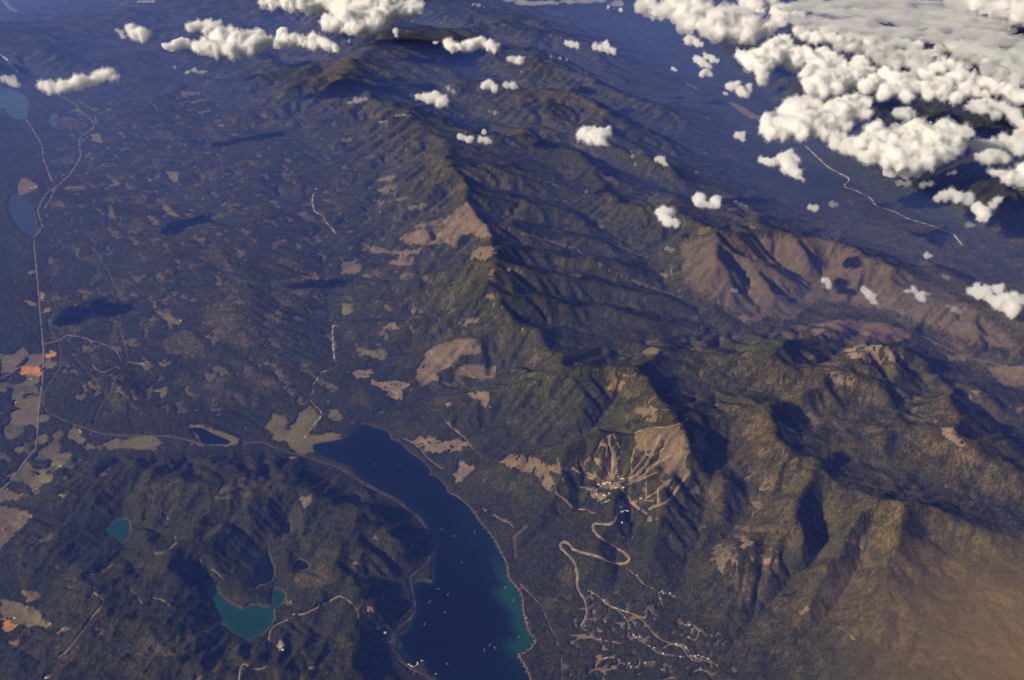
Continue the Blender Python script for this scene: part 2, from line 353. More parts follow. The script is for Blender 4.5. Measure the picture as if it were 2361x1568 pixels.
def _far(L, k_hi, k_lo):      # far ranges stand higher, their valleys deeper
    out = []
    for px, py, z in L:
        f = min(max((330 - py) / 140.0, 0), 1) if px > 560 else 0
        out.append((px, py, z * (1 + (k_hi if z > 620 else k_lo) * f)))
    return out
RIDGES = [_far(L, .22, .1) for L in RIDGES]
VALLEYS = [_far(L, -.2, -.25) for L in VALLEYS]
MOUNTAIN = T('V', [(-400, -60), (60, 130), (300, 230), (540, 280), (700, 330), (770, 420), (780, 640), (790, 900), (1000, 1040), (1130, 1110), (1300, 1180), (1480, 1200), (1620, 1330), (1800, 1480), (2361, 1500), (3400, 1560),
                   (3400, 1000), (2500, 860), (2330, 800), (2000, 560), (1800, 470), (1560, 260), (1400, 130), (1200, 0)])
# ------------------------------------------------------------------ height field on a grid that is log-spaced with distance
DG = 0.0055
UMAX = 1.45
YMIN, YMAX = 6200.0, 140000.0
vg = np.arange(math.log(YMIN), math.log(YMAX), DG)
ug = np.arange(-UMAX, UMAX + DG, DG)
NV, NU = len(vg), len(ug)
YG = np.exp(vg)[:, None] * np.ones((1, NU)); XG = ug[None, :] * YG

def densify(world, step=0.003):
    out = []
    for a, b in zip(world[:-1], world[1:]):
        ga = np.array([a[0] / a[1], math.log(a[1])]); gb = np.array([b[0] / b[1], math.log(b[1])])
        n = max(2, int(np.linalg.norm(gb - ga) / step))
        for k in range(n):
            t = k / n
            g = ga + (gb - ga) * t
            out.append((g[0], g[1], a[2] + (b[2] - a[2]) * t))
    out.append((world[-1][0] / world[-1][1], math.log(world[-1][1]), world[-1][2]))
    return out

def to_world3(line):
    res = []
    for px, py, z in line:
        x, y = unproj(px, py, z)
        res.append((float(x), float(y), float(z)))
    return res

cons = []
for L in RIDGES + VALLEYS:
    cons += densify(to_world3(L))
LAKE_W = []
for name, lev, poly, lab in LAKES:
    sp = smooth_pts(poly + [poly[0]], 3)[:-1]
    x, y = unproj(sp[:, 0], sp[:, 1], lev)
    LAKE_W.append((name, lev, list(zip(x.tolist(), y.tolist())), lab))
    loop = [(a, b, lev) for a, b in LAKE_W[-1][2]]
    cons += densify(loop + [loop[0]])
# frame of the domain
for uu in np.arange(-UMAX, UMAX, 0.05):
    cons.append((uu, vg[0] + .01, 120.0))
    cons.append((uu, math.log(110000.0), 900.0))
    cons.append((uu, vg[-1] - .01, 500.0))
for v_ in np.arange(vg[0], vg[-1], 0.05):
    cons.append((-1.3, v_, 250.0)); cons.append((1.3, v_, 700.0))
cons = np.array(cons)

def membrane():
    h = None
    for lev in (16, 8, 4, 2, 1):
        nv, nu = (NV + lev - 1) // lev, (NU + lev - 1) // lev
        iu = np.clip(((cons[:, 0] + UMAX) / (DG * lev)).astype(int), 0, nu - 1)
        iv = np.clip(((cons[:, 1] - vg[0]) / (DG * lev)).astype(int), 0, nv - 1)
        idx = iv * nu + iu
        cnt = np.bincount(idx, minlength=nv * nu).reshape(nv, nu)
        sm = np.bincount(idx, weights=cons[:, 2], minlength=nv * nu).reshape(nv, nu)
        m = cnt > 0
        val = np.where(m, sm / np.maximum(cnt, 1), 0)
        if h is None:
            h = np.full((nv, nu), 400.0)
        else:
            h = np.repeat(np.repeat(h, 2, 0), 2, 1)[:nv, :nu]
            if h.shape != (nv, nu):
                h = np.pad(h, ((0, nv - h.shape[0]), (0, nu - h.shape[1])), mode='edge')
        for it in range({16: 400, 8: 200, 4: 120, 2: 80, 1: 40}[lev]):
            h[m] = val[m]
            p = np.pad(h, 1, mode='edge')
            h = (p[:-2, 1:-1] + p[2:, 1:-1] + p[1:-1, :-2] + p[1:-1, 2:]) * 0.25
    return h

h0 = membrane().astype(np.float32)
lake_cell = np.zeros((NV, NU), bool)
for name, lev, poly, lab in LAKE_W:
    P = np.array(poly)
    bb = (XG > P[:, 0].min()) & (XG < P[:, 0].max()) & (YG > P[:, 1].min()) & (YG < P[:, 1].max())
    ii = np.nonzero(bb)
    ins = in_poly(XG[ii], YG[ii], poly)
    lake_cell[ii[0][ins], ii[1][ins]] = True
    h0[ii[0][ins], ii[1][ins]] = lev
# natural irregularity before erosion
gpx, gpy = proj(XG, YG, h0)
mount = in_poly(gpx + 40 * perlin(XG / 3000, YG / 3000, 3), gpy + 30 * perlin(XG / 3000, YG / 3000, 5), MOUNTAIN)
amp = np.where(mount, 0.74, 0.34) * np.clip(h0, 25, 900)
wx = XG + 500 * perlin(XG / 1800, YG / 1800, 41); wy = YG + 500 * perlin(XG / 1800, YG / 1800, 43)
n1 = fbm(wx, wy, 3600, 4, 11, gain=.45)
n2 = fbm(wx, wy, 2600, 4, 23, gain=.45, ridged=True)
hills = in_poly(gpx, gpy, T('V', [(60, 1060), (300, 1060), (700, 1050), (900, 1140), (990, 1230), (960, 1340), (950, 1420), (900, 1480), (950, 1568), (800, 1800), (-100, 1800), (60, 1420), (40, 1250)]))
lump = fbm(wx * 1.5 - wy * 0.25, wy * 0.7, 1050, 3, 77, ridged=True)
hh = h0 + amp * (0.55 * n1 + 0.35 * n2) + np.where(hills, 120 * (lump + 0.1), 0).astype(np.float32)
flatm = np.clip((h0 - 20) / 120, 0, 1)
hh = h0 + (hh - h0) * flatm
hh = np.where(lake_cell, h0, hh).astype(np.float32)

def erode(h, n=160, K=0.027, relax=0.014):
    href = h.copy()
    s = (np.exp(vg)[:, None] * DG * np.ones((1, NU))).astype(np.float32)
    area = s * s
    dif = np.clip(0.034 * (100.0 / s) ** 2, 0.004, 0.08)
    A = area.copy()
    N = NV * NU
    base = np.arange(N).reshape(NV, NU)
    offs = [(-1, 0), (1, 0), (0, -1), (0, 1), (-1, -1), (-1, 1), (1, -1), (1, 1)]
    for it in range(n):
        p = np.pad(h, 1, mode='edge')
        best = np.zeros_like(h); rec = base.copy(); hr = h.copy()
        for dy, dx in offs:
            q = p[1 + dy:NV + 1 + dy, 1 + dx:NU + 1 + dx]
            sl = (h - q) * np.float32(1.0 if dx == 0 or dy == 0 else 0.7071)
            m = sl > best
            best = np.where(m, sl, best); hr = np.where(m, q, hr)
            rec = np.where(m, base + dy * NU + dx, rec)
        rec = np.clip(rec, 0, N - 1)
        don = rec.ravel() != base.ravel()
        A = (area.ravel() + np.bincount(rec.ravel()[don], weights=A.ravel()[don], minlength=N)).reshape(NV, NU).astype(np.float32)
        A = np.minimum(A, 6e7)
        c = K * np.sqrt(A) / s
        c = np.where(lake_cell, 0, c)
        h = (h + c * hr) / (1 + c)
        lap = (p[:-2, 1:-1] + p[2:, 1:-1] + p[1:-1, :-2] + p[1:-1, 2:]) * 0.25 - p[1:-1, 1:-1]
        h = h + dif * np.where(lake_cell, 0, lap)
        h = h + relax * np.maximum(href - h, 0) * 1.0
        pit = (best <= 0) & ~lake_cell
        h = np.where(pit, h + 0.6 * np.maximum(lap, 0), h)
    return h

he = erode(hh)

def cubic_sample(grid, x, y):
    """smooth sample of a log grid at world points (Catmull-Rom)."""
    fu = np.clip((x / y + UMAX) / DG, 1.001, NU - 3.001); fv = np.clip((np.log(y) - vg[0]) / DG, 1.001, NV - 3.001)
    iu = np.floor(fu).astype(np.int64); iv = np.floor(fv).astype(np.int64)
    tu = (fu - iu).astype(np.float32); tv = (fv - iv).astype(np.float32)
    def w(t):
        return (-.5 * t + t * t - .5 * t ** 3, 1 - 2.5 * t * t + 1.5 * t ** 3, .5 * t + 2 * t * t - 1.5 * t ** 3, -.5 * t * t + .5 * t ** 3)
    wu, wv = w(tu), w(tv)
    g = grid.ravel(); out = 0
    for a in range(4):
        r = 0
        for b in range(4):
            r = r + wu[b] * g[(iv + a - 1) * NU + iu + b - 1]
        out = out + wv[a] * r
    return out

# ------------------------------------------------------------------ ground mesh grid
MR, MC = 880, 850
ys = np.concatenate([np.exp(np.linspace(math.log(6600), math.log(7900), 16))[:-1],
                     np.exp(np.linspace(math.log(7900), math.log(88000), MR - 40)),
                     np.exp(np.linspace(math.log(88000), math.log(136000), 26))[1:]])
MR = len(ys)
s_ = np.linspace(-1, 1, MC)
def gfun(s):
    a = np.abs(s)
    return np.sign(s) * np.where(a < 0.90, a / 0.90 * 1.05, 1.05 + (a - 0.90) / 0.10 * 0.5)
gs = gfun(s_)
Uy = 0.6 * (0.8763 + 4818.0 / ys)
MY = ys[:, None] * np.ones((1, MC)); MX = (Uy * ys)[:, None] * gs[None, :]
# jitter so that no rows show
rj = np.random.default_rng(5)
sp_y = np.gradient(ys)[:, None]; sp_x = np.gradient(MX, axis=1)
jit = np.ones((MR, MC)); jit[0] = jit[-1] = 0; jit[:, 0] = jit[:, -1] = 0
MXj = MX + jit * sp_x * rj.uniform(-.28, .28, MX.shape); MYj = MY + jit * sp_y * rj.uniform(-.28, .28, MX.shape)
X, Y = MXj, MYj
Z = cubic_sample(he, X.ravel(), Y.ravel()).reshape(X.shape).astype(np.float64)
# finer gullies and roughness than the erosion grid carries
mfac = cubic_sample(mount.astype(np.float32), X.ravel(), Y.ravel()).reshape(X.shape)
fine = fbm(X, Y, 700, 4, 301, gain=0.55, ridged=True)
Z += np.clip(Z / 300, 0, 1) * (14 + 32 * mfac) * fine
hillm = cubic_sample(hills.astype(np.float32), X.ravel(), Y.ravel()).reshape(X.shape)
Z += hillm * np.clip(Z / 150, 0, 1) * 34 * fbm(X * 1.5 - Y * .25, Y * .75, 520, 3, 311, ridged=True)
Z += np.clip(Z / 120, 0.05, 1) * 10 * fbm(X, Y, 260, 3, 555)

# lakes: basin below the level, banks above
lake_mask = np.zeros(X.shape, bool)
shore = np.full(X.shape, 1e9)
for name, lev, poly, lab in LAKE_W:
    P = np.array(poly); R = 450.0 if name == 'whitewater' else 220.0
    bb = (X > P[:, 0].min() - R) & (X < P[:, 0].max() + R) & (Y > P[:, 1].min() - R) & (Y < P[:, 1].max() + R)
    ii = np.nonzero(bb)
    xx, yy = X[ii], Y[ii]
    d = dist_line(xx, yy, poly, True)
    ins = in_poly(xx, yy, poly)
    z = Z[ii]
    t = np.clip(d / R, 0, 1) ** 0.75
    zo = lev + np.maximum(0.05 * np.minimum(d, 120), 0) + np.maximum(z - lev - 4, 0) * t + np.minimum(z - lev - 4, 0) * sstep(0.5, 1, d / R)
    zi = lev - np.minimum(0.10 * d, 40)
    Z[ii] = np.where(ins, zi, np.where(d < R, np.maximum(zo, lev + 0.04 * np.minimum(d, 100) * (1 - sstep(.6, 1, d / R)) + np.where(d / R > .9, -1e9, 0)), z))
    lake_mask[ii] |= ins
    sh = shore[ii]; shore[ii] = np.where(ins, -d, np.minimum(sh, d)) if name != 'x' else sh

row_f = np.arange(MR)
def ground_z(x, y):
    """height of the drawn ground (bilinear)."""
    x = np.asarray(x, float); y = np.asarray(y, float)
    fr = np.clip(np.interp(np.log(y), np.log(ys), row_f), 0, MR - 1.001)
    U_ = 0.6 * (0.8763 + 4818.0 / y)
    fc = np.clip(np.interp(x / y / U_, gs, np.arange(MC)), 0, MC - 1.001)
    r = fr.astype(int); c = fc.astype(int); a = fr - r; b = fc - c
    return (Z[r, c] * (1 - a) * (1 - b) + Z[r + 1, c] * a * (1 - b) + Z[r, c + 1] * (1 - a) * b + Z[r + 1, c + 1] * a * b)

def px_ground(px, py, z0=200.0):
    """where the ray through a photo pixel meets the ground: march along the ray."""
    px = np.atleast_1d(np.asarray(px, float)); py = np.atleast_1d(np.asarray(py, float))
    zs = np.linspace(2500, -30, 120)
    found = np.zeros(px.shape, bool); zr = np.full(px.shape, z0)
    prev = np.full(px.shape, 1e9); pz = zs[0]
    for z in zs:
        x, y = unproj(px, py, z)
        dlt = z - ground_z(x, np.clip(y, ys[1], ys[-2]))
        hit = (~found) & (dlt <= 0)
        t = np.where(hit, prev / np.maximum(prev - dlt, 1e-6), 0)
        zr = np.where(hit, pz + (z - pz) * np.clip(t, 0, 1), zr)
        found |= hit
        prev = dlt; pz = z
    x, y = unproj(px, py, zr)
    return x, y, ground_z(x, np.clip(y, ys[1], ys[-2]))
# ------------------------------------------------------------------ land cover, traced as outlines on the ground
F_ = (0.20, 0.165, 0.072); T_ = (0.205, 0.150, 0.092); O_ = (0.70, 0.31, 0.05); B_ = (0.21, 0.150, 0.115); G_ = (0.115, 0.13, 0.045)
R_ = (0.30, 0.215, 0.150); W_ = (0.135, 0.102, 0.066); Y_ = (0.30, 0.20, 0.07); P_ = (0.21, 0.135, 0.10); K_ = (0.115, 0.090, 0.045)
COVER = []   # (colour, tree speckle, outline)
def cov(panel, c, sp, *polys):
    for p in polys:
        COVER.append((c, sp, T(panel, p)))
# bare massifs and lit ridges first, small clearings on top
cov('F', W_, .30, [(-40, 60), (60, 60), (150, 20), (420, 40), (720, 35), (1000, 25), (1200, 140), (1580, 290), (1900, 450), (2361, 800), (2361, 960), (2190, 870), (2000, 840), (1640, 700), (1500, 640),
    (1040, 560), (900, 570), (770, 680), (560, 650), (380, 640), (250, 590), (100, 500), (-20, 400), (-60, 200)])
cov('F', K_, .5, [(1000, 20), (1300, 0), (1650, 60), (1800, 200), (1900, 330), (2361, 520), (2361, 780), (1900, 440), (1560, 270), (1220, 130)])
cov('F', P_, .06, [(850, 680), (1050, 645), (1300, 648), (1480, 690), (1590, 760), (1480, 800), (1330, 770), (1130, 730), (950, 690)], [(380, 620), (440, 600), (540, 620), (560, 650), (420, 650)])
cov('F', R_, .45, [(1100, 840), (1310, 800), (1500, 850), (1550, 880), (1530, 970), (1480, 980), (1420, 900), (1330, 970), (1230, 930), (1120, 900)],
    [(960, 960), (1080, 1020), (1190, 1050), (1190, 1120), (1060, 1080)], [(640, 1330), (750, 1370), (850, 1480), (800, 1500), (730, 1440), (660, 1380)],
    [(880, 720), (960, 700), (1060, 750), (1000, 790), (930, 780)])
cov('F', R_, .2, [(1870, 1150), (1960, 1160), (2060, 1240), (2010, 1320), (1960, 1240)], [(1770, 1380), (1850, 1390), (1900, 1450), (1960, 1540), (1900, 1510), (1800, 1430)],
    [(1700, 1330), (1760, 1340), (1750, 1360)], [(1880, 1090), (2050, 1150), (2040, 1170), (1900, 1110)], [(1680, 1010), (1860, 1050), (1800, 1040)])
cov('F', T_, .2, [(820, 1300), (900, 1280), (970, 1360), (920, 1390)], [(2100, 970), (2361, 955), (2361, 1110), (2180, 1090)], [(2240, 1250), (2361, 1230), (2361, 1300)])
cov('F', F_, .05, [(380, 880), (470, 868), (492, 885), (420, 907)], [(1520, 1200), (1660, 1178), (1662, 1212), (1540, 1222)], [(1830, 890), (1960, 890), (1950, 930), (1830, 930)], [(1550, 1270), (1640, 1250), (1620, 1290)])
cov('F', G_, .3, [(470, 860), (640, 760), (720, 760), (700, 830), (560, 880)], [(150, 1290), (260, 1290), (240, 1340), (170, 1320)])
cov('B', K_, .45, [(1700, 1000), (1740, 1100), (1780, 1200), (1850, 1300), (1920, 1330), (2100, 1568), (2361, 1568), (2361, 1400), (2150, 1330), (2100, 1360), (1930, 1290), (1820, 1180), (1760, 1080)],
    [(100, 690), (230, 690), (320, 760), (360, 840), (430, 860), (560, 960), (640, 1080), (730, 1130), (720, 1180), (620, 1150), (540, 1040), (430, 960), (300, 880), (180, 800)],
    [(0, 300), (60, 340), (150, 520), (100, 560), (0, 480)], [(1290, 800), (1420, 790), (1640, 880), (1640, 960), (1480, 990), (1380, 920)],
    [(1300, 700), (1400, 600), (1520, 570), (1650, 660), (1800, 760), (1780, 830), (1600, 720)], [(700, 1170), (900, 1150), (1060, 1250), (1160, 1310), (1000, 1300), (850, 1230)])
cov('B', T_, .10, [(810, 1430), (880, 1400), (945, 1450), (945, 1500), (1010, 1568), (480, 1568), (600, 1535), (740, 1500)])
cov('B', F_, .25, [(240, 1310), (330, 1280), (400, 1280), (360, 1310), (260, 1330)], [(0, 960), (70, 960), (60, 980), (0, 985)], [(210, 1240), (380, 1210), (350, 1240), (240, 1260)], [(430, 1430), (560, 1400), (590, 1430), (480, 1455)], [(580, 1470), (680, 1440), (660, 1475)], [(230, 1390), (300, 1380), (280, 1420)])
cov('C', F_, .5, [(300, 700), (350, 710), (540, 820), (540, 835), (460, 820), (380, 770)], [(0, 570), (60, 585), (140, 630), (60, 610)])
cov('C', T_, .06, [(320, 712), (370, 715), (545, 815), (530, 828), (470, 815), (390, 765)])
cov('C', G_, .45, [(0, 730), (200, 780), (500, 960), (900, 1130), (1300, 1330), (1600, 1480), (1800, 1568), (2200, 1568), (1700, 1330), (1200, 1100), (800, 950), (500, 840), (300, 740), (0, 600)])
cov('A', T_, .05, [(110, 1290), (150, 1225), (190, 1230), (220, 1260), (270, 1280), (250, 1315), (130, 1360)])
cov('A', F_, .06, [(1145, 1180), (1240, 1190), (1225, 1265), (1180, 1240)], [(625, 930), (680, 920), (715, 1000), (640, 975)], [(1110, 1410), (1180, 1440), (1250, 1510), (1150, 1480)],
    [(750, 1425), (775, 1430), (798, 1530), (755, 1500)], [(1020, 1490), (1060, 1500), (1115, 1555), (1060, 1550)], [(440, 1295), (580, 1285), (590, 1300), (450, 1310)], [(745, 1215), (850, 1270), (800, 1280)],
    [(1010, 1230), (1060, 1240), (1060, 1260), (1020, 1255)], [(1550, 1420), (1620, 1420), (1580, 1440)], [(1420, 1480), (1490, 1515), (1440, 1505)], [(730, 750), (780, 755), (735, 775)], [(500, 760), (540, 755), (580, 800)],
    [(1265, 630), (1410, 640), (1330, 660), (1250, 665)], [(1260, 705), (1400, 690), (1340, 715)], [(1360, 780), (1430, 760), (1400, 790)], [(630, 1385), (650, 1385), (645, 1420)], [(920, 850), (945, 860), (955, 880)])
cov('A', K_, .35, [(400, 840), (560, 840), (580, 900), (430, 880)], [(1050, 1090), (1110, 1100), (1110, 1180), (1060, 1170)], [(1080, 900), (1180, 920), (1140, 980), (1060, 950)], [(2200, 400), (2361, 400), (2361, 560), (2250, 540)], [(1420, 860), (1490, 900), (1540, 980), (1490, 1000), (1440, 950)])
cov('D', O_, 0, [(135, 1000), (160, 970), (285, 960), (275, 1037), (170, 1020), (150, 1042)], [(305, 870), (385, 863), (392, 890), (340, 917), (305, 905)])
cov('D', B_, 0, [(190, 890), (292, 880), (290, 950), (170, 972)], [(0, 920), (120, 870), (160, 840), (187, 860), (140, 950), (80, 1005), (0, 1012)], [(110, 1260), (265, 1270), (255, 1380), (60, 1362), (70, 1300)])
cov('D', F_, 0, [(165, 1040), (210, 1020), (270, 1040), (265, 1092), (190, 1080)], [(300, 940), (340, 920), (380, 940), (380, 980), (310, 980)], [(130, 1180), (267, 1170), (262, 1272), (100, 1250)],
    [(275, 1290), (340, 1320), (330, 1352), (270, 1352)], [(490, 1395), (540, 1390), (560, 1440), (600, 1490), (560, 1512), (470, 1452)], [(255, 1435), (325, 1440), (335, 1500), (260, 1500)],
    [(570, 1510), (640, 1500), (652, 1540), (600, 1547)], [(1100, 940), (1150, 945), (1150, 975), (1110, 980)], [(90, 1530), (150, 1510), (190, 1530), (150, 1568), (110, 1568)], [(0, 1100), (40, 1130), (20, 1160), (0, 1160)], [(0, 890), (70, 880), (100, 900), (30, 915), (0, 915)])
cov('D', F_, .07, [(720, 1500), (760, 1480), (860, 1470), (1000, 1445), (1060, 1460), (1130, 1500), (1080, 1540), (960, 1547), (850, 1530), (750, 1565)],
    [(2080, 1260), (2130, 1240), (2200, 1290), (2222, 1320), (2120, 1470), (2050, 1530), (1980, 1500), (1950, 1440), (2030, 1370)], [(1830, 1390), (1880, 1290), (1990, 1320), (1970, 1400), (1960, 1470), (1900, 1480)],
    [(2260, 1270), (2320, 1260), (2361, 1290), (2361, 1340), (2270, 1330)], [(1320, 1370), (1400, 1370), (1500, 1430), (1590, 1440), (1680, 1490), (1620, 1512), (1480, 1517), (1380, 1502), (1330, 1430)],
    [(1070, 590), (1130, 590), (1250, 650), (1240, 682), (1190, 670), (1150, 640), (1090, 620)], [(1020, 470), (1050, 490), (1100, 560), (1080, 572)], [(1140, 640), (1190, 680), (1170, 720), (1150, 690)],
    [(940, 930), (1000, 950), (1052, 1025), (1010, 1000)], [(960, 880), (1010, 920), (1072, 987), (1030, 980)], [(800, 1095), (840, 1120), (892, 1212), (840, 1180)], [(905, 1130), (940, 1170), (972, 1237), (920, 1190)],
    [(1070, 1140), (1110, 1130), (1140, 1090), (1147, 1160), (1120, 1202), (1100, 1150)], [(480, 530), (520, 525), (557, 582), (510, 560)], [(520, 150), (540, 140), (555, 220), (530, 210)], [(2060, 1480), (2200, 1440), (2361, 1430), (2300, 1500), (2150, 1560), (2060, 1568), (2000, 1540)],
    [(560, 820), (585, 820), (600, 865), (570, 850)])
cov('D', K_, .3, [(1100, 800), (1200, 760), (1290, 720), (1400, 800), (1440, 920), (1330, 900), (1150, 880)], [(1400, 560), (1700, 620), (1820, 800), (1700, 860), (1500, 760)], [(1880, 450), (1900, 370), (2100, 360), (2160, 430), (2080, 560), (1950, 560)],
    [(1480, 100), (1560, 200), (1620, 330), (1720, 400), (1640, 390), (1500, 280), (1380, 180)], [(620, 400), (690, 290), (710, 345), (650, 380), (640, 430), (730, 460), (640, 435)], [(810, 470), (850, 360), (920, 380), (950, 420), (870, 380), (860, 500), (900, 540), (850, 530)],
    [(560, 610), (620, 620), (665, 660), (620, 682), (580, 650)], [(400, 690), (560, 700), (560, 720), (420, 780)], [(620, 890), (670, 890), (712, 960), (640, 950)])
cov('D', R_, .15, [(265, 460), (310, 440), (312, 515), (270, 512)], [(180, 510), (250, 520), (250, 552), (190, 540)], [(300, 560), (340, 550), (342, 590), (305, 597)], [(190, 310), (235, 290), (240, 322), (200, 327)], [(600, 780), (640, 785), (630, 810)])
cov('D', K_, .2, [(1550, 1130), (1610, 1130), (1600, 1162), (1560, 1150)], [(1620, 1160), (1680, 1170), (1690, 1250), (1630, 1210)], [(1740, 1160), (1810, 1190), (1770, 1260), (1720, 1225)], [(1620, 1075), (1720, 1110), (1800, 1140), (1700, 1110)])
cov('E', T_, .08, [(400, 90), (460, 40), (620, 10), (760, 0), (900, -5), (1005, -5), (1042, 72), (960, 80), (900, 50), (820, 60), (800, 150), (720, 110), (600, 130), (470, 112)])
cov('E', T_, .3, [(150, 150), (230, 135), (300, 160), (420, 170), (560, 140), (540, 190), (400, 197), (200, 187)], [(0, 250), (60, 235), (140, 270), (120, 320), (0, 330)], [(900, 180), (960, 140), (1050, 130), (1060, 180), (1000, 240), (900, 220)], [(1020, 300), (1060, 290), (1060, 400), (1030, 390)])
cov('E', T_, .08, [(280, 250), (400, 215), (512, 220), (490, 270), (390, 272)], [(985, 475), (1040, 465), (1052, 505), (1000, 507)], [(145, 330), (190, 330), (185, 360), (150, 350)], [(1040, 520), (1060, 520), (1050, 560)])
cov('E', T_, .22, [(590, 870), (640, 825), (740, 790), (900, 770), (972, 810), (960, 870), (900, 890), (820, 900), (760, 960), (680, 1000), (640, 1082), (560, 1092), (510, 1040), (540, 950)],
    [(750, 1020), (850, 960), (1020, 955), (1087, 970), (1050, 1052), (930, 1052), (840, 1020)], [(820, 650), (940, 625), (960, 650), (860, 690)])
cov('E', F_, .1, [(280, 690), (370, 660), (387, 690), (310, 742)], [(100, 840), (230, 860), (312, 855), (290, 912), (160, 892)], [(2080, 800), (2180, 770), (2177, 800), (2100, 817)], [(2075, 850), (2160, 830), (2222, 860), (2150, 887), (2090, 880)], [(0, 520), (70, 540), (60, 600), (0, 610)], [(1840, 370), (1900, 360), (1890, 400), (1850, 400)])
cov('E', Y_, .35, [(1830, 1110), (1890, 1040), (1960, 1060), (1955, 1120), (1890, 1142)])
cov('E', R_, .35, [(250, 1100), (330, 1060), (472, 1080), (440, 1140), (400, 1212), (330, 1190), (290, 1150)], [(60, 1000), (220, 985), (210, 1030), (100, 1062)], [(860, 1150), (930, 1140), (1030, 1150), (1032, 1262), (960, 1260), (940, 1200)],
    [(200, 1060), (280, 1060), (260, 1110), (210, 1100)], [(700, 1490), (800, 1460), (860, 1480), (830, 1568), (740, 1568)], [(480, 1480), (620, 1440), (720, 1510), (700, 1568), (600, 1568)], [(1240, 690), (1260, 690), (1290, 750), (1270, 750)], [(1430, 830), (1450, 830), (1460, 870), (1440, 870)], [(700, 1230), (760, 1210), (760, 1250)])
cov('E', G_, .35, [(870, 1130), (960, 1110), (1200, 1090), (1400, 1000), (1640, 950), (1500, 1010), (1300, 1090), (1100, 1140), (900, 1150)], [(980, 890), (1060, 880), (1060, 920), (1000, 915)], [(1420, 720), (1600, 700), (1800, 710), (1650, 740), (1500, 750)], [(1500, 1470), (1700, 1390), (1900, 1380), (1700, 1440), (1560, 1490)])
cov('H', R_, .06, [(795, 100), (812, 38), (860, 70), (880, 90), (917, 95), (870, 150), (840, 160), (838, 200), (790, 205), (757, 160), (800, 130)])
cov('H', T_, .35, [(1060, 60), (1200, 10), (1350, 40), (1500, 90), (1545, 165), (1450, 130), (1475, 300), (1400, 240), (1340, 160), (1180, 110)])
cov('H', K_, .3, [(1510, 820), (1560, 770), (1602, 800), (1590, 925), (1540, 905)], [(1350, 1000), (1470, 1000), (1490, 1075), (1400, 1090)], [(1480, 980), (1620, 990), (1600, 1030), (1500, 1020)])
cov('H', G_, .15, [(1540, 1060), (1590, 1040), (1622, 1070), (1610, 1112), (1560, 1100)], [(1790, 1005), (1825, 1010), (1825, 1028), (1790, 1020)])
cov('H', R_, .4, [(1670, 240), (1780, 260), (1850, 300), (1840, 350), (1700, 300)], [(2010, 560), (1930, 570), (1930, 590), (2010, 590)], [(1890, 350), (1990, 360), (1980, 420), (1900, 410)], [(150, 1070), (190, 1065), (210, 1110), (180, 1130)], [(285, 1235), (310, 1230), (315, 1255), (290, 1260)],
    [(90, 760), (160, 750), (180, 860), (140, 880), (100, 800)], [(200, 560), (250, 570), (240, 620), (200, 610)], [(285, 1290), (345, 1270), (350, 1340), (300, 1320)])
cov('I', R_, .3, [(440, 570), (490, 630), (460, 672), (400, 650), (400, 600)], [(460, 720), (540, 690), (622, 730), (560, 767), (480, 760)], [(1120, 580), (1150, 570), (1190, 640), (1242, 650), (1222, 742), (1150, 730)], [(1030, 780), (1065, 770), (1065, 810), (1040, 805)], [(850, 1040), (885, 1040), (860, 1110), (800, 1120)], [(780, 1160), (810, 1190), (800, 1205), (770, 1180)])
cov('I', T_, .35, [(230, 640), (350, 620), (392, 700), (300, 760), (290, 852), (230, 800), (200, 740)], [(600, 720), (690, 760), (730, 830), (680, 800)], [(840, 640), (880, 650), (860, 740), (830, 730)], [(400, 280), (480, 300), (560, 370), (540, 400), (450, 330)])
cov('I', K_, .18, [(1600, 470), (1680, 560), (1752, 640), (1742, 742), (1650, 692), (1600, 600)], [(1280, 760), (1400, 760), (1420, 800), (1300, 810)], [(760, 150), (860, 130), (860, 340), (760, 400)], [(1900, 0), (2000, 40), (2361, 150), (2361, 190), (2150, 100)])
cov('I', K_, .45, [(880, 860), (1100, 760), (1300, 900), (1100, 1060), (900, 1100), (830, 950)], [(1400, 900), (1800, 960), (2361, 1100), (2361, 1568), (1700, 1568), (1250, 1250)])
cov('G', F_, .06, [(0, 1020), (80, 1010), (240, 1080), (330, 1170), (350, 1210), (170, 1195), (0, 1135)], [(160, 950), (240, 960), (270, 1010), (190, 1030)], [(345, 0), (500, 0), (500, 20), (430, 95), (345, 80)], [(150, 95), (330, 110), (320, 150), (380, 175), (330, 205), (250, 180), (280, 130)], [(480, 60), (560, 40), (540, 70), (450, 115)])
cov('G', O_, 0, [(0, 1145), (130, 1185), (60, 1240), (0, 1215)])
cov('G', T_, .02, [(-60, 350), (60, 370), (225, 430), (180, 480), (80, 580), (40, 650), (-60, 720)], [(-60, 250), (30, 240), (175, 285), (110, 330), (-60, 320)])
cov('G', T_, .3, [(60, 1300), (120, 1270), (150, 1300), (100, 1340)], [(650, 1200), (690, 1200), (725, 1250), (660, 1270)], [(380, 1250), (480, 1200), (490, 1220), (420, 1260)], [(1920, 0), (2060, 40), (2030, 60)], [(1310, 930), (1350, 920), (1390, 990), (1330, 980)])
cov('G', R_, .12, [(1900, 1310), (1940, 1300), (1990, 1370), (1950, 1385), (1910, 1350)], [(300, 1540), (340, 1530), (350, 1568), (300, 1568)], [(2115, 1470), (2140, 1465), (2145, 1490), (2120, 1490)], [(400, 280), (440, 285), (430, 305)], [(680, 170), (750, 95), (760, 100), (700, 170)])
cov('G', B_, .1, [(2070, 320), (2160, 300), (2170, 325), (2080, 385)], [(700, 520), (750, 510), (735, 550)], [(1610, 1245), (1650, 1255), (1670, 1295)])
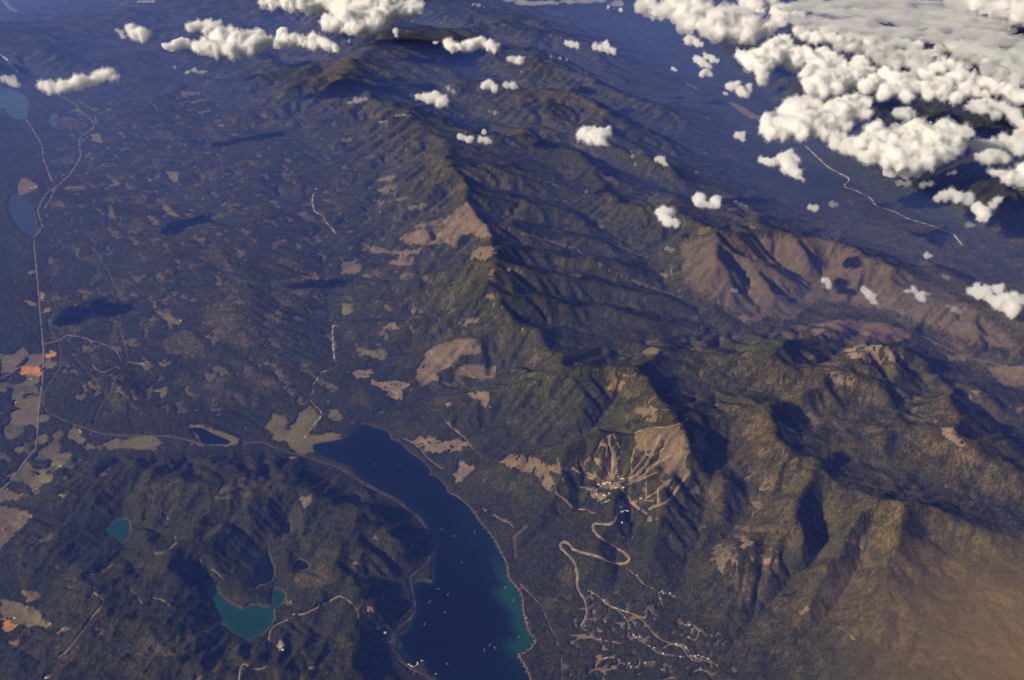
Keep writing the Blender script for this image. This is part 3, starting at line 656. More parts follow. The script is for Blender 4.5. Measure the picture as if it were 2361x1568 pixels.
cov('G', F_, .15, [(1060, 710), (1120, 670), (1130, 685), (1080, 715)], [(1790, 900), (1830, 840), (1830, 890), (1810, 915)], [(1955, 1060), (2000, 1010), (2010, 1060), (1980, 1075)])
cov('G', K_, .55, [(1640, 260), (1800, 170), (1980, 240), (1990, 300), (1700, 300)], [(1400, 560), (1560, 480), (1560, 530), (1400, 620)], [(880, 1330), (1100, 1250), (1450, 1300), (1300, 1420), (950, 1420)], [(1440, 1450), (1600, 1400), (1620, 1480), (1480, 1510)], [(2000, 830), (2250, 780), (2300, 900), (2100, 950)])
cov('S', T_, .22, [(868, 480), (1020, 430), (1200, 425), (1370, 392), (1382, 480), (1440, 600), (1470, 660), (1420, 720), (1400, 800), (1450, 880), (1400, 960), (1330, 950), (1200, 900), (1150, 830), (1190, 700), (1210, 600), (1150, 540), (1080, 640), (1000, 662), (880, 640)])
cov('S', T_, .3, [(850, 215), (1000, 190), (1090, 250), (1142, 320), (1100, 370), (1040, 350), (930, 285)], [(1500, 440), (1560, 400), (1622, 480), (1642, 620), (1600, 672), (1520, 600)], [(1450, 1050), (1560, 1020), (1540, 1150), (1480, 1140)], [(1640, 280), (1750, 260), (1800, 300), (1700, 310)])
cov('S', R_, .3, [(350, 1050), (470, 1060), (570, 1120), (540, 1145), (430, 1090)], [(570, 1020), (700, 1030), (730, 1060), (620, 1060)], [(700, 1200), (780, 1190), (800, 1260), (720, 1270)])
RUNS = [  # cleared strips: panel, width in photo px of that panel, colour, points
    ('S', 40, T_, [(650, 970), (655, 800), (650, 680), (610, 560), (640, 490)]), ('S', 26, T_, [(640, 950), (590, 860), (540, 790), (470, 740)]),
    ('S', 26, T_, [(690, 910), (712, 760), (742, 690), (700, 570), (655, 480)]), ('S', 26, T_, [(600, 940), (490, 780), (460, 750)]),
    ('S', 24, T_, [(600, 690), (585, 600), (520, 600), (560, 540), (640, 490)]), ('S', 22, T_, [(600, 870), (580, 760), (590, 680)]),
    ('S', 26, T_, [(590, 1000), (430, 915), (350, 870), (312, 760)]), ('S', 26, T_, [(570, 1005), (380, 935), (250, 855), (190, 830)]), ('S', 16, T_, [(360, 870), (370, 770), (470, 700), (530, 600)]),
    ('S', 46, T_, [(760, 970), (900, 920), (990, 830), (1040, 740), (1100, 620), (1150, 500)]), ('S', 38, T_, [(750, 1040), (860, 990), (960, 940), (1050, 830), (1180, 760), (1280, 700)]),
    ('S', 40, T_, [(1470, 880), (1400, 960), (1330, 1060), (1270, 1150), (1200, 1210), (1080, 1250), (1030, 1275)]), ('S', 28, T_, [(1260, 965), (1180, 1020), (1130, 1060), (1130, 1210)]),
    ('S', 26, T_, [(985, 930), (1005, 1020), (1000, 1130)]), ('S', 44, T_, [(700, 1000), (740, 1060), (800, 1110), (850, 1200), (920, 1265)]), ('S', 22, T_, [(920, 1260), (1010, 1320), (1060, 1400), (980, 1390)]),
    ('S', 24, T_, [(885, 650), (850, 760), (850, 880)]), ('S', 26, T_, [(1200, 600), (1180, 660), (1040, 720), (1000, 690)]), ('S', 22, T_, [(1460, 660), (1410, 740), (1410, 830), (1470, 900)]), ('S', 18, T_, [(1760, 780), (1720, 870), (1680, 930)]),
    ('S', 26, R_, [(0, 820), (30, 870), (90, 880)]), ('S', 22, R_, [(70, 740), (100, 860), (140, 980)]), ('S', 26, T_, [(40, 990), (60, 1100), (170, 1190), (240, 1270)]), ('S', 22, R_, [(80, 1290), (160, 1370), (260, 1440)]),
    ('S', 14, T_, [(560, 1000), (470, 900), (420, 790), (400, 730)]), ('S', 14, T_, [(610, 960), (560, 880), (500, 800), (440, 690)]), ('S', 14, T_, [(670, 960), (680, 860), (690, 740), (660, 620)]), ('S', 16, T_, [(780, 960), (880, 860), (960, 760), (1000, 680), (990, 560)]),
    ('S', 16, T_, [(820, 1010), (1000, 900), (1120, 800), (1180, 640), (1260, 500)]), ('S', 16, T_, [(900, 990), (1080, 900), (1240, 860), (1330, 760), (1380, 620)]), ('S', 14, T_, [(1000, 1160), (1130, 1080), (1260, 980), (1360, 900)]), ('S', 14, T_, [(870, 1190), (960, 1180), (1080, 1190)]),
    ('S', 14, T_, [(1140, 960), (1270, 1050), (1400, 1090), (1560, 1095)]), ('S', 14, T_, [(1500, 890), (1530, 1000), (1550, 1120)]),
    ('D', 14, K_, [(640, 150), (740, 300), (830, 500), (840, 560), (810, 650), (850, 800), (880, 900)]), ('D', 10, K_, [(820, 1000), (790, 1080), (700, 1230), (640, 1360)]), ('D', 10, K_, [(490, 880), (600, 1010), (660, 1080)]),
    ('G', 10, K_, [(1200, 440), (1050, 380), (1060, 270), (1030, 170)]), ('G', 14, F_, [(1200, 580), (1215, 630), (1170, 660)]),
    ('H', 24, K_, [(1200, 720), (1190, 580), (1270, 510)]), ('H', 16, R_, [(1050, 430), (1120, 465), (1160, 480), (1185, 515)]), ('H', 14, R_, [(970, 380), (1000, 400)]),
    ('I', 20, K_, [(1700, 800), (2000, 890), (2361, 990)]), ('I', 16, K_, [(760, 50), (1050, 160), (1350, 240), (1700, 290), (2000, 360)]), ('I', 14, K_, [(1900, 380), (2200, 480), (2361, 560)]),
    ('E', 10, R_, [(540, 1000), (680, 1070)]), ('E', 10, R_, [(830, 980), (920, 1050)]), ('E', 8, R_, [(610, 850), (660, 940)]), ('E', 12, R_, [(710, 1330), (780, 1400), (860, 1470)]),
    ('E', 8, R_, [(740, 810), (830, 840), (960, 860)]), ('E', 10, R_, [(1910, 1010), (2000, 1040), (2040, 1010)]),
    ('F', 10, T_, [(960, 930), (1200, 1010), (1400, 1090)]), ('F', 12, T_, [(1640, 750), (1900, 880), (2361, 1000)]), ('F', 10, R_, [(800, 730), (820, 760)]), ('E', 10, T_, [(1100, 0), (1600, 150), (1900, 330), (2361, 500)]),
]
# ------------------------------------------------------------------ roads, railway and rivers, traced; (name, label, width m, colour key, panel, points)
ROADS = [
    ('highway', 'straight pale highway through the farm fields at the left edge', 46, 'road', T('D', [(240, 70), (236, 130), (248, 260), (262, 420), (280, 640), (296, 820), (301, 900), (292, 1060), (278, 1180), (265, 1300), (252, 1480), (240, 1545)]) + T('G', [(215, 0), (80, 180), (0, 262), (-60, 320)])),
    ('highway', 'pale highway winding north past the far left lakes', 52, 'road', T('A', [(390, 650), (500, 710), (580, 790), (632, 832), (642, 885), (560, 945), (548, 1000), (556, 1080), (520, 1150), (470, 1220), (380, 1300), (320, 1340), (265, 1440), (270, 1490), (295, 1568)]) + T('D', [(285, 10), (240, 70)])),
    ('forest_road', 'straight pale track north of the road fork far left', 44, 'dirt', T('A', [(180, 825), (215, 880), (250, 935), (290, 1010), (298, 1090), (320, 1150), (345, 1220), (378, 1292)])),
    ('forest_road', 'short track running south from the far left road fork', 40, 'dirt', T('A', [(378, 1300), (350, 1370), (308, 1442)])),
    ('forest_road', 'thin track east of the winding far left highway', 34, 'dirt', T('A', [(540, 690), (590, 730), (650, 765), (662, 820), (665, 865)])),
    ('railway', 'brown railway line curving from the farm fields to the lake', 40, 'rail', T('D', [(370, 390), (360, 470), (378, 560), (342, 680), (372, 750), (410, 820), (416, 930), (400, 1000), (325, 1110), (296, 1190), (320, 1270), (420, 1330), (600, 1400), (750, 1440), (1000, 1446), (1200, 1456), (1400, 1502), (1560, 1512), (1700, 1496), (1800, 1490), (1900, 1530), (1990, 1560)]) + T('V', [(690, 1050), (735, 1064), (780, 1080), (815, 1100), (850, 1124), (890, 1143), (922, 1162)]) + T('H', [(440, 380), (530, 455), (590, 540), (610, 650), (598, 735), (540, 800), (482, 850), (466, 900), (492, 960), (508, 1050), (498, 1110), (440, 1170), (370, 1222), (350, 1290), (355, 1370), (420, 1450), (520, 1512), (640, 1572)])),
    ('mountain_road', 'pale switchback road climbing to the ski village', 56, 'dirt', T('H', [(1915, 385), (1890, 470), (1850, 495), (1790, 490), (1742, 488), (1738, 530), (1780, 580), (1860, 630), (1940, 680), (1985, 720), (1980, 752), (1930, 766), (1850, 750), (1760, 712), (1660, 687), (1600, 665), (1562, 622), (1530, 612), (1507, 640), (1540, 682), (1590, 730), (1620, 790), (1630, 850), (1627, 910), (1650, 970), (1672, 1000), (1690, 1050), (1692, 1120), (1660, 1190)])),
    ('shore_road', 'thin road following the eastern shore inland of the houses', 26, 'dirt', T('H', [(1230, 900), (1300, 970), (1380, 1060), (1420, 1150), (1460, 1240), (1500, 1340), (1520, 1420), (1520, 1580)])),
    ('farm_road', 'pale farm road between the orange and brown fields', 32, 'dirt', T('D', [(-20, 1055), (60, 1020), (130, 975), (200, 960), (288, 955)])),
    ('farm_road', 'crossing road beside the railway north of the orange fields', 34, 'dirt', T('D', [(296, 815), (390, 792), (430, 770), (470, 752), (550, 760)])),
    ('farm_road', 'thin lane through the pale farm fields south of the railway', 26, 'dirt', T('D', [(520, 1478), (560, 1430), (552, 1400)])),
    ('forest_road', 'forest track winding across the left middle ground', 30, 'dirt', T('D', [(550, 760), (640, 790), (720, 815), (800, 860), (828, 910), (832, 940)])),
    ('forest_road', 'pale zigzag track in the forest north of the railway', 30, 'dirt', T('D', [(640, 960), (690, 1005), (760, 990), (806, 968), (832, 995)])),
    ('forest_road', 'light track between the small green farm clearings', 28, 'dirt', T('D', [(880, 935), (940, 945), (990, 950), (1030, 940)])),
    ('forest_road', 'pale hairpin track in the hills at lower left', 26, 'dirt', T('G', [(780, 770), (680, 832), (590, 838), (600, 852), (645, 868), (655, 920), (648, 960), (700, 1000), (715, 1030), (690, 1075), (640, 1130), (540, 1270), (470, 1360), (390, 1425)])),
    ('forest_road', 'track south of the round teal lake', 22, 'dirt', T('G', [(885, 930), (940, 980), (982, 1040)])),
    ('forest_road', 'pale dashed track west of the boomerang shaped lake', 24, 'dirt', T('G', [(1050, 1000), (1130, 1020), (1200, 1090), (1260, 1170), (1340, 1205), (1420, 1232), (1480, 1290)])),
    ('forest_road', 'tan road looping below the boomerang shaped lake', 30, 'dirt', T('G', [(1650, 1580), (1662, 1490), (1690, 1455), (1735, 1490), (1830, 1482), (1872, 1390), (1858, 1290), (1885, 1205), (1990, 1150)])),
    ('forest_road', 'pale track east of the boomerang shaped lake', 26, 'dirt', T('G', [(2020, 1115), (2100, 1112), (2200, 1065), (2340, 990)]) + T('H', [(0, 995), (60, 1030), (110, 1090), (120, 1150), (180, 1200), (240, 1215), (300, 1190)])),
    ('forest_road', 'broken pale track north of the boomerang shaped lake', 22, 'dirt', T('G', [(1380, 720), (1410, 790), (1480, 810), (1540, 870)])),
    ('forest_road', 'faint track among the ridges left of the lake', 20, 'dirt', T('G', [(1130, 350), (1140, 400), (1165, 465)])),
    ('residential_road', 'upper curving estate road on the slope at lower right centre', 26, 'dirt', T('H', [(1820, 1040), (1900, 1080), (1970, 1150), (2000, 1230), (2050, 1280), (2130, 1340), (2200, 1385), (2290, 1400), (2361, 1412)])),
    ('residential_road', 'long winding estate road running down to the right', 26, 'dirt', T('H', [(1700, 950), (1760, 980), (1840, 1045), (1950, 1090), (2050, 1130), (2110, 1190), (2180, 1270), (2260, 1310), (2370, 1330)]) + T('I', [(60, 1400), (110, 1420), (200, 1450)])),
    ('residential_road', 'looping estate road near the bottom edge', 24, 'dirt', T('H', [(1760, 1405), (1800, 1425), (1870, 1410), (1930, 1450), (2000, 1470), (2040, 1482), (2062, 1445), (2050, 1410), (2010, 1370)])),
    ('residential_road', 'small forked pale road on the dark slope', 24, 'dirt', T('H', [(2235, 1085), (2205, 1020), (2190, 962), (2250, 970), (2310, 1002)])),
    ('residential_road', 'double bend road among houses at the lower right', 24, 'dirt', T('H', [(2230, 1350), (2260, 1325), (2330, 1330), (2361, 1345)]) + T('I', [(30, 1390), (60, 1430), (130, 1440)])),
    ('residential_road', 'ring road of the estate at the bottom right', 22, 'dirt', T('I', [(60, 1568), (80, 1510), (140, 1500), (220, 1530), (240, 1480), (200, 1440), (120, 1400), (60, 1410)])),
    ('residential_road', 'curling lane at the top of the lower estate', 20, 'dirt', T('I', [(0, 1240), (40, 1280), (90, 1290), (110, 1230), (60, 1180), (30, 1200)])),
    ('residential_road', 'wiggling lane between the estate roads', 20, 'dirt', T('H', [(1960, 1100), (2030, 1190), (2060, 1260), (2110, 1300)])),
    ('residential_road', 'lane leaving the golf greens towards the estate', 20, 'dirt', T('H', [(1640, 1195), (1700, 1230), (1720, 1260), (1780, 1290), (1860, 1300), (1940, 1320)])),
    ('residential_road', 'steep straight lane above the estate', 20, 'dirt', T('H', [(1960, 790), (2040, 850), (2080, 900), (2160, 940)])),
    ('summit_road', 'pale service road along the summit ridge of the ski hill', 26, 'dirt', T('S', [(1430, 342), (1330, 388), (1200, 420), (1100, 415), (1030, 425), (940, 455), (868, 480)])),
    ('summit_road', 'service road going over the back of the ski hill', 22, 'dirt', T('S', [(1430, 340), (1360, 262), (1270, 235), (1150, 240), (1070, 215), (1030, 160), (1080, 105)])),
    ('summit_road', 'short spur road along the ski hill crest', 24, 'dirt', T('S', [(1360, 262), (1280, 215), (1215, 180), (1190, 145)])),
    ('village_road', 'pale road crossing the base of the ski runs', 20, 'dirt', T('S', [(610, 1010), (700, 995), (800, 980), (900, 965)])),
    ('village_road', 'stacked pale hairpins at the lower ski village', 18, 'dirt', T('S', [(690, 1330), (700, 1270), (760, 1250), (800, 1220), (780, 1195), (720, 1210), (710, 1240)])),
    ('village_road', 'terraced pale roads beneath the ski hotels', 18, 'dirt', T('S', [(560, 1035), (620, 1020), (700, 1030), (720, 1048), (640, 1042), (580, 1050)])),
    ('village_road', 'pale road slanting through the chalets west of the ski hotels', 20, 'dirt', T('S', [(310, 1040), (400, 1060), (470, 1100), (560, 1145), (640, 1200)])),
    ('village_road', 'bright track on the slope left of the ski village', 22, 'dirt', T('S', [(290, 1275), (380, 1280), (430, 1310), (480, 1312)])),
    ('cut_block_track', 'pale track down the large clear cut', 18, 'dirt', T('E', [(540, 1000), (600, 1030), (690, 1075), (790, 1110)])),
    ('cut_block_track', 'pale zigzag track across the clear cut spur', 18, 'dirt', T('E', [(640, 830), (660, 900), (690, 950), (830, 975), (900, 1030), (950, 1060)])),
    ('cut_block_track', 'straight track slanting above the head of the lake', 22, 'dirt', T('E', [(700, 1320), (760, 1390), (830, 1440), (860, 1470), (910, 1540)])),
    ('cut_block_track', 'pale strip road just behind the lake head shore', 26, 'dirt', T('E', [(420, 1460), (500, 1500), (570, 1568)]) + T('H', [(570, 10), (640, 70), (700, 110)])),
    ('cut_block_track', 'thin track on the slope right of the switchbacks', 20, 'dirt', T('I', [(520, 640), (600, 660), (690, 700)])),
    ('cut_block_track', 'faint long track across the lower right slope', 20, 'dirt', T('I', [(1060, 1190), (1150, 1250), (1190, 1290)])),
    ('river', 'white braided river in the far right valley', 60, 'gravel', T('C', [(850, 1010), (940, 1095), (1020, 1165), (1130, 1222), (1150, 1245), (1118, 1290), (1200, 1320), (1300, 1372), (1335, 1420), (1420, 1450), (1480, 1470), (1560, 1512)]) + T('F', [(1740, 0), (1870, 50), (1890, 75), (1940, 135)])),
    ('river', 'pale far river bend near the top left lakes', 90, 'gravel', T('A', [(0, 378), (40, 410), (70, 445), (110, 480), (118, 512)])),
    ('creek', 'pale gravel creek winding down to the head of the lake', 26, 'gravel', T('D', [(2335, 690), (2300, 700), (2310, 900), (2325, 960), (2290, 985), (2220, 1010), (2190, 1060), (2160, 1100), (2165, 1140), (2135, 1180), (2170, 1230), (2215, 1275), (2220, 1310), (2170, 1370), (2100, 1470)])),
    ('creek', 'thin white creek in the valley west of the crest', 36, 'gravel', T('A', [(2190, 1300), (2160, 1370), (2175, 1460), (2230, 1490), (2250, 1530)]) + T('D', [(2300, 20), (2330, 60)])),
]
PX, PY = proj(X, Y, Z)
wn1 = perlin(X / 240, Y / 240, 801); wn2 = perlin(X / 240, Y / 240, 802)
wn3 = perlin(X / 90, Y / 90, 803); wn4 = perlin(X / 90, Y / 90, 804)
mpp = np.sqrt(X ** 2 + Y ** 2 + (H_CAM - Z) ** 2) / FPX          # metres per photo px
PXw = PX + (wn1 * 70 + wn3 * 45 + rj.uniform(-26, 26, X.shape)) / mpp; PYw = PY + (wn2 * 52 + wn4 * 32 + rj.uniform(-15, 15, X.shape)) / mpp
tree_n = 0.5 + 0.5 * (0.6 * perlin(X / 130, Y / 130, 900) + 0.5 * perlin(X / 55, Y / 55, 901) + 0.3 * rj.uniform(-1, 1, X.shape)) / 0.8
gcol = np.empty(X.shape + (3,), np.float32); gcol[:] = (0.085, 0.066, 0.034)
tintc = np.zeros(X.shape + (3,), np.float32); tintw = np.zeros(X.shape, np.float32)
forest = np.ones(X.shape, bool)

# scattered natural openings, cut blocks and rocky openings
cut = fbm(X + 200 * wn1, Y * 0.7 + 200 * wn2, 900, 3, 950)
lowland = in_poly(PX, PY, T('V', [(120, 330), (300, 300), (560, 330), (740, 420), (760, 700), (700, 880), (560, 930), (330, 960), (140, 960), (110, 700)]))
diag = (X * 0.55 - Y * 0.83); perp = (X * 0.83 + Y * 0.55)
streak = fbm(perp * 1.6 + 150 * wn1, diag * 0.45, 800, 4, 955, gain=.6)
mott = fbm(X, Y, 340, 3, 957, gain=.6)
wl = np.where(lowland, 0.9, np.where(mfac > .3, 0.5, 0.28))
tintw = np.clip((0.55 * streak + 0.45 * cut + 0.25 * mott - 0.06) * 2.6, 0, 0.75) * wl
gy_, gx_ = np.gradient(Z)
west = np.clip(gx_ / np.abs(sp_x) / 0.35, -1, 1) * mfac        # slopes that rise eastwards: sunlit brown painted in, with dry openings
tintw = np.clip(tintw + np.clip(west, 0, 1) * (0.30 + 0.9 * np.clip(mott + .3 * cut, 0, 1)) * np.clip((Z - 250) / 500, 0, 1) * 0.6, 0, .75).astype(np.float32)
east = sstep(1300, 1850, PX) * sstep(430, 560, PY)
tintw = np.clip(tintw + east * (0.24 + 0.5 * mott), 0, .8).astype(np.float32)
tone = np.clip(0.45 + 0.35 * east + 0.8 * perlin(X / 1500, Y / 1500, 971) + .3 * mott, 0, 1)[..., None]
tintc[:] = np.array((0.080, 0.079, 0.028)) * (1 - tone) + np.array((0.132, 0.096, 0.045)) * tone
farm = in_poly(PX, PY, T('V', [(-80, 870), (60, 850), (88, 900), (100, 990), (190, 1000), (240, 1035), (150, 1090), (60, 1190), (20, 1270), (-80, 1300)]))
plots = fbm(X, Y * .8, 520, 2, 1801)
pc = np.floor((perlin(X / 700, Y / 700, 1807) + 1) * 3).astype(int) % 4
pal = np.array([F_, T_, G_, (0.16, 0.125, 0.07)], np.float32)
fp = farm & (plots > .12) & (tree_n > .18)
gcol[fp] = pal[pc[fp]] * .9; forest[fp] = False
op = (cut > 0.50) & (tree_n > .45)
midleft = in_poly(PX, PY, T('V', [(100, 250), (500, 200), (740, 300), (1000, 420), (1000, 700), (900, 860), (760, 930), (300, 960), (110, 900)]))
glade = fbm(perp * 1.9 + 120 * wn1, diag * .7 + 120 * wn2, 620, 3, 1955, gain=.55)
gl = midleft & (glade > .27) & (tree_n > .38)
gcol[gl] = (np.array(F_) * .75) * (1 - tone[gl]) + np.array(T_) * .8 * tone[gl]; forest[gl] = False
trk = (np.abs(fbm(X, Y, 1500, 3, 1960)) < 0.006) & (midleft | (mfac > .3)) & (fbm(X, Y, 3000, 2, 1966) > .05)
gcol[trk] = np.array(R_) * .8; forest[trk] = False
estm = in_poly(PX, PY, T('V', [(1350, 1370), (1480, 1380), (1640, 1440), (1720, 1520), (1730, 1640), (1290, 1640), (1300, 1480)]))
lane = estm & ((np.abs(fbm(X, Y * 1.6, 620, 2, 1981)) < 0.030) | (np.abs(fbm(X, Y * 1.6, 420, 2, 1987)) < 0.022)) & (fbm(X, Y, 900, 2, 1989) > -.12)
gcol[lane] = np.array(R_) * .95; forest[lane] = False
yard = estm & (fbm(X, Y, 170, 2, 1991) > .42)
gcol[yard] = np.array(F_) * .8; forest[yard] = False
gcol[op] = tintc[op] * 1.3; forest[op] = False
small = (fbm(X, Y, 260, 2, 990) > 0.52) & (tree_n > .5) & (PY > 600)
gcol[small] = np.array(R_) * .6; forest[small] = False

flatX, flatY = PXw.ravel(), PYw.ravel()
fr, gc, tn = forest.ravel(), gcol.reshape(-1, 3), tree_n.ravel()
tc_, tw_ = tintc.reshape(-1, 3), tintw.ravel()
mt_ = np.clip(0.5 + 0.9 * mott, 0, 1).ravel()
def subset(x0, x1, y0, y1):
    return np.nonzero((flatX > x0) & (flatX < x1) & (flatY > y0) & (flatY < y1))[0]
for c, spk, poly in COVER:
    P = np.array(poly)
    idx = subset(P[:, 0].min(), P[:, 0].max(), P[:, 1].min(), P[:, 1].max())
    if len(idx) == 0:
        continue
    idx = idx[in_poly(flatX[idx], flatY[idx], poly)]
    gc[idx] = c
    if c == W_:                 # bare massif fading into the woods around it
        e_ = np.clip(dist_line(flatX[idx], flatY[idx], poly, True) / 22.0, 0, 1)
        tc_[idx] = np.array(c) * .8; tw_[idx] = np.maximum(tw_[idx], .85 * e_)
        fr[idx] = tn[idx] < np.where(e_ < 1, 1 - .75 * e_, .25)
    elif c in (K_, G_):           # regrowth: still trees, lighter and patchy
        tc_[idx] = np.array(c) * (.95 if c == K_ else .55)
        tw_[idx] = np.maximum(tw_[idx] * .6, np.clip(0.25 + 0.75 * mt_[idx], 0, .9) * (1.15 - spk))
        fr[idx] = tn[idx] < 0.75 + .3 * spk
    else:
        fr[idx] = tn[idx] < spk
flatX, flatY = (PX + (wn3 * 8) / mpp).ravel(), (PY + (wn4 * 6) / mpp).ravel()
for panel, w, c, pts in RUNS:
    poly = T(panel, pts); w = w * SCL[panel] * (0.32 if panel == 'S' else 0.5)
    w = max(w, 1.4)
    P = np.array(poly)
    idx = subset(P[:, 0].min() - w, P[:, 0].max() + w, P[:, 1].min() - w, P[:, 1].max() + w)
    if len(idx) == 0:
        continue
    idx = idx[dist_line(flatX[idx], flatY[idx], poly) < w]
    gc[idx] = c
    fr[idx] = False
for name, lab, w, ck, pts in ROADS:
    poly = smooth_pts(pts, 3)
    P = np.array(poly); m_ = 4.0
    idx = subset(P[:, 0].min() - m_, P[:, 0].max() + m_, P[:, 1].min() - m_, P[:, 1].max() + m_)
    if len(idx) == 0:
        continue
    d_ = dist_line(PX.ravel()[idx], PY.ravel()[idx], poly)
    fr[idx[d_ < np.maximum(0.9, 0.3 * w / mpp.ravel()[idx] + 0.8)]] = False
gcol = gc.reshape(gcol.shape); forest = fr.reshape(forest.shape)
forest &= ~lake_mask & (shore > 22)
beach = (shore > 0) & (shore <= 30)
beach &= PY > 940
gcol[beach] = np.array(R_) * np.where((PX[beach] > 1040) & (PX[beach] < 1250), .95, .42)[:, None]
gcol *= 0.8 * (1 + 0.28 * fbm(X, Y, 420, 4, 1201)[..., None] + 0.26 * rj.uniform(-1, 1, X.shape)[..., None])

# ------------------------------------------------------------------ material helpers
def new_mat(name):
    m = bpy.data.materials.new(name); m.use_nodes = True
    nt = m.node_tree
    b = nt.nodes['Principled BSDF']
    return m, nt, b

def plain(name, colour, rough=0.8, vary=0.15, scale=0.05, spec=0.2):
    m, nt, b = new_mat(name)
    tc = nt.nodes.new('ShaderNodeTexCoord'); nz = nt.nodes.new('ShaderNodeTexNoise')
    nz.inputs['Scale'].default_value = scale; nz.inputs['Detail'].default_value = 4
    rp = nt.nodes.new('ShaderNodeValToRGB')
    rp.color_ramp.elements[0].position = .3; rp.color_ramp.elements[1].position = .7
    rp.color_ramp.elements[0].color = tuple(max(0, c * (1 - vary)) for c in colour) + (1,)
    rp.color_ramp.elements[1].color = tuple(min(1, c * (1 + vary)) for c in colour) + (1,)
    nt.links.new(tc.outputs['Object'], nz.inputs['Vector']); nt.links.new(nz.outputs['Fac'], rp.inputs['Fac'])
    nt.links.new(rp.outputs['Color'], b.inputs['Base Color'])
    b.inputs['Roughness'].default_value = rough; b.inputs['Specular IOR Level'].default_value = spec
    return m

def attr_mat(name, attr, rough, n_scale, n_amt, spec=0.1):
    m, nt, b = new_mat(name)
    at = nt.nodes.new('ShaderNodeAttribute'); at.attribute_name = attr
    tc = nt.nodes.new('ShaderNodeTexCoord'); nz = nt.nodes.new('ShaderNodeTexNoise')
    nz.inputs['Scale'].default_value = n_scale; nz.inputs['Detail'].default_value = 5; nz.inputs['Roughness'].default_value = .65
    mr = nt.nodes.new('ShaderNodeMapRange')
    mr.inputs['From Min'].default_value = .3; mr.inputs['From Max'].default_value = .7
    mr.inputs['To Min'].default_value = 1 - n_amt; mr.inputs['To Max'].default_value = 1 + n_amt
    mx = nt.nodes.new('ShaderNodeVectorMath'); mx.operation = 'SCALE'
    nt.links.new(tc.outputs['Object'], nz.inputs['Vector']); nt.links.new(nz.outputs['Fac'], mr.inputs['Value'])
    nt.links.new(at.outputs['Color'], mx.inputs[0]); nt.links.new(mr.outputs['Result'], mx.inputs['Scale'])
    nt.links.new(mx.outputs['Vector'], b.inputs['Base Color'])
    b.inputs['Roughness'].default_value = rough; b.inputs['Specular IOR Level'].default_value = spec
    return m

def grid_mesh(name, verts, quads, smooth=True, colours=None):
    me = bpy.data.meshes.new(name)
    nv, nq = len(verts), len(quads)
    me.vertices.add(nv); me.vertices.foreach_set('co', np.ascontiguousarray(verts, np.float32).ravel())
    k = quads.shape[1]
    me.loops.add(nq * k); me.loops.foreach_set('vertex_index', np.ascontiguousarray(quads, np.int32).ravel())
    me.polygons.add(nq)
    me.polygons.foreach_set('loop_start', np.arange(0, nq * k, k, dtype=np.int32))
    me.polygons.foreach_set('loop_total', np.full(nq, k, np.int32))
    me.polygons.foreach_set('use_smooth', np.full(nq, smooth, bool))
    if colours is not None:
        a = me.attributes.new('cover', 'FLOAT_COLOR', 'POINT')
        c4 = np.ones((nv, 4), np.float32); c4[:, :3] = colours
        a.data.foreach_set('color', c4.ravel())
    me.update(calc_edges=True)
    return me

def put(name, me, mat, parent=None, **props):
    o = bpy.data.objects.new(name, me)
    if mat is not None and me is not None and len(me.materials) == 0:
        me.materials.append(mat)
    col.objects.link(o)
    if parent is not None:
        o.parent = parent
    for k, v in props.items():
        o[k] = v
    return o

# ------------------------------------------------------------------ ground sheet and forest
M_GROUND = attr_mat('ground_soil_grass', 'cover', 0.95, 0.02, 0.22)
M_FOREST = attr_mat('conifer_canopy', 'cover', 1.0, 0.03, 0.6, spec=0.0)
ri, ci = np.meshgrid(np.arange(MR - 1), np.arange(MC - 1), indexing='ij')
q0 = (ri * MC + ci).ravel()
quads = np.stack([q0, q0 + 1, q0 + MC + 1, q0 + MC], 1)
V = np.stack([X, Y, Z], -1).reshape(-1, 3)
put('ground', grid_mesh('ground', V, quads, True, np.clip(gcol.reshape(-1, 3), 0, 1)), M_GROUND,
    kind='structure', label='brown and green valley floors, clearings and mountain slopes below the forest', category='ground')

ff = forest.ravel()
fq = quads[ff[quads].sum(1) >= 3]
used = np.unique(fq)
remap = np.full(MR * MC, -1, np.int64); remap[used] = np.arange(len(used))
fv = V[used].copy()
can = 13 + 8 * rj.random(len(used)) + 6 * perlin(fv[:, 0] / 110, fv[:, 1] / 110, 1301)
edge = ~ff[used]
fv[:, 2] += np.where(edge, 1.0, can)
fx, fy = fv[:, 0], fv[:, 1]
tA = np.clip(0.5 + 0.75 * fbm(fx, fy, 2400, 4, 1401), 0, 1)[:, None]
tB = np.clip(0.5 + 0.9 * fbm(fx, fy, 500, 3, 1402), 0, 1)[:, None]
c1 = np.array((0.015, 0.020, 0.0065)); c2 = np.array((0.040, 0.039, 0.0115)); c3 = np.array((0.054, 0.042, 0.015))
fc = (c1 * (1 - tA) + c2 * tA) * (1 - .35 * tB) + c3 * .35 * tB
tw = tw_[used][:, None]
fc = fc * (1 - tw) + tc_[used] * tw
fc = fc * (0.42 + 1.16 * rj.random(len(used)))[:, None]
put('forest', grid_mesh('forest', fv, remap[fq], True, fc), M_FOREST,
    kind='stuff', label='dark green brown conifer forest covering the hills and valleys', category='forest')
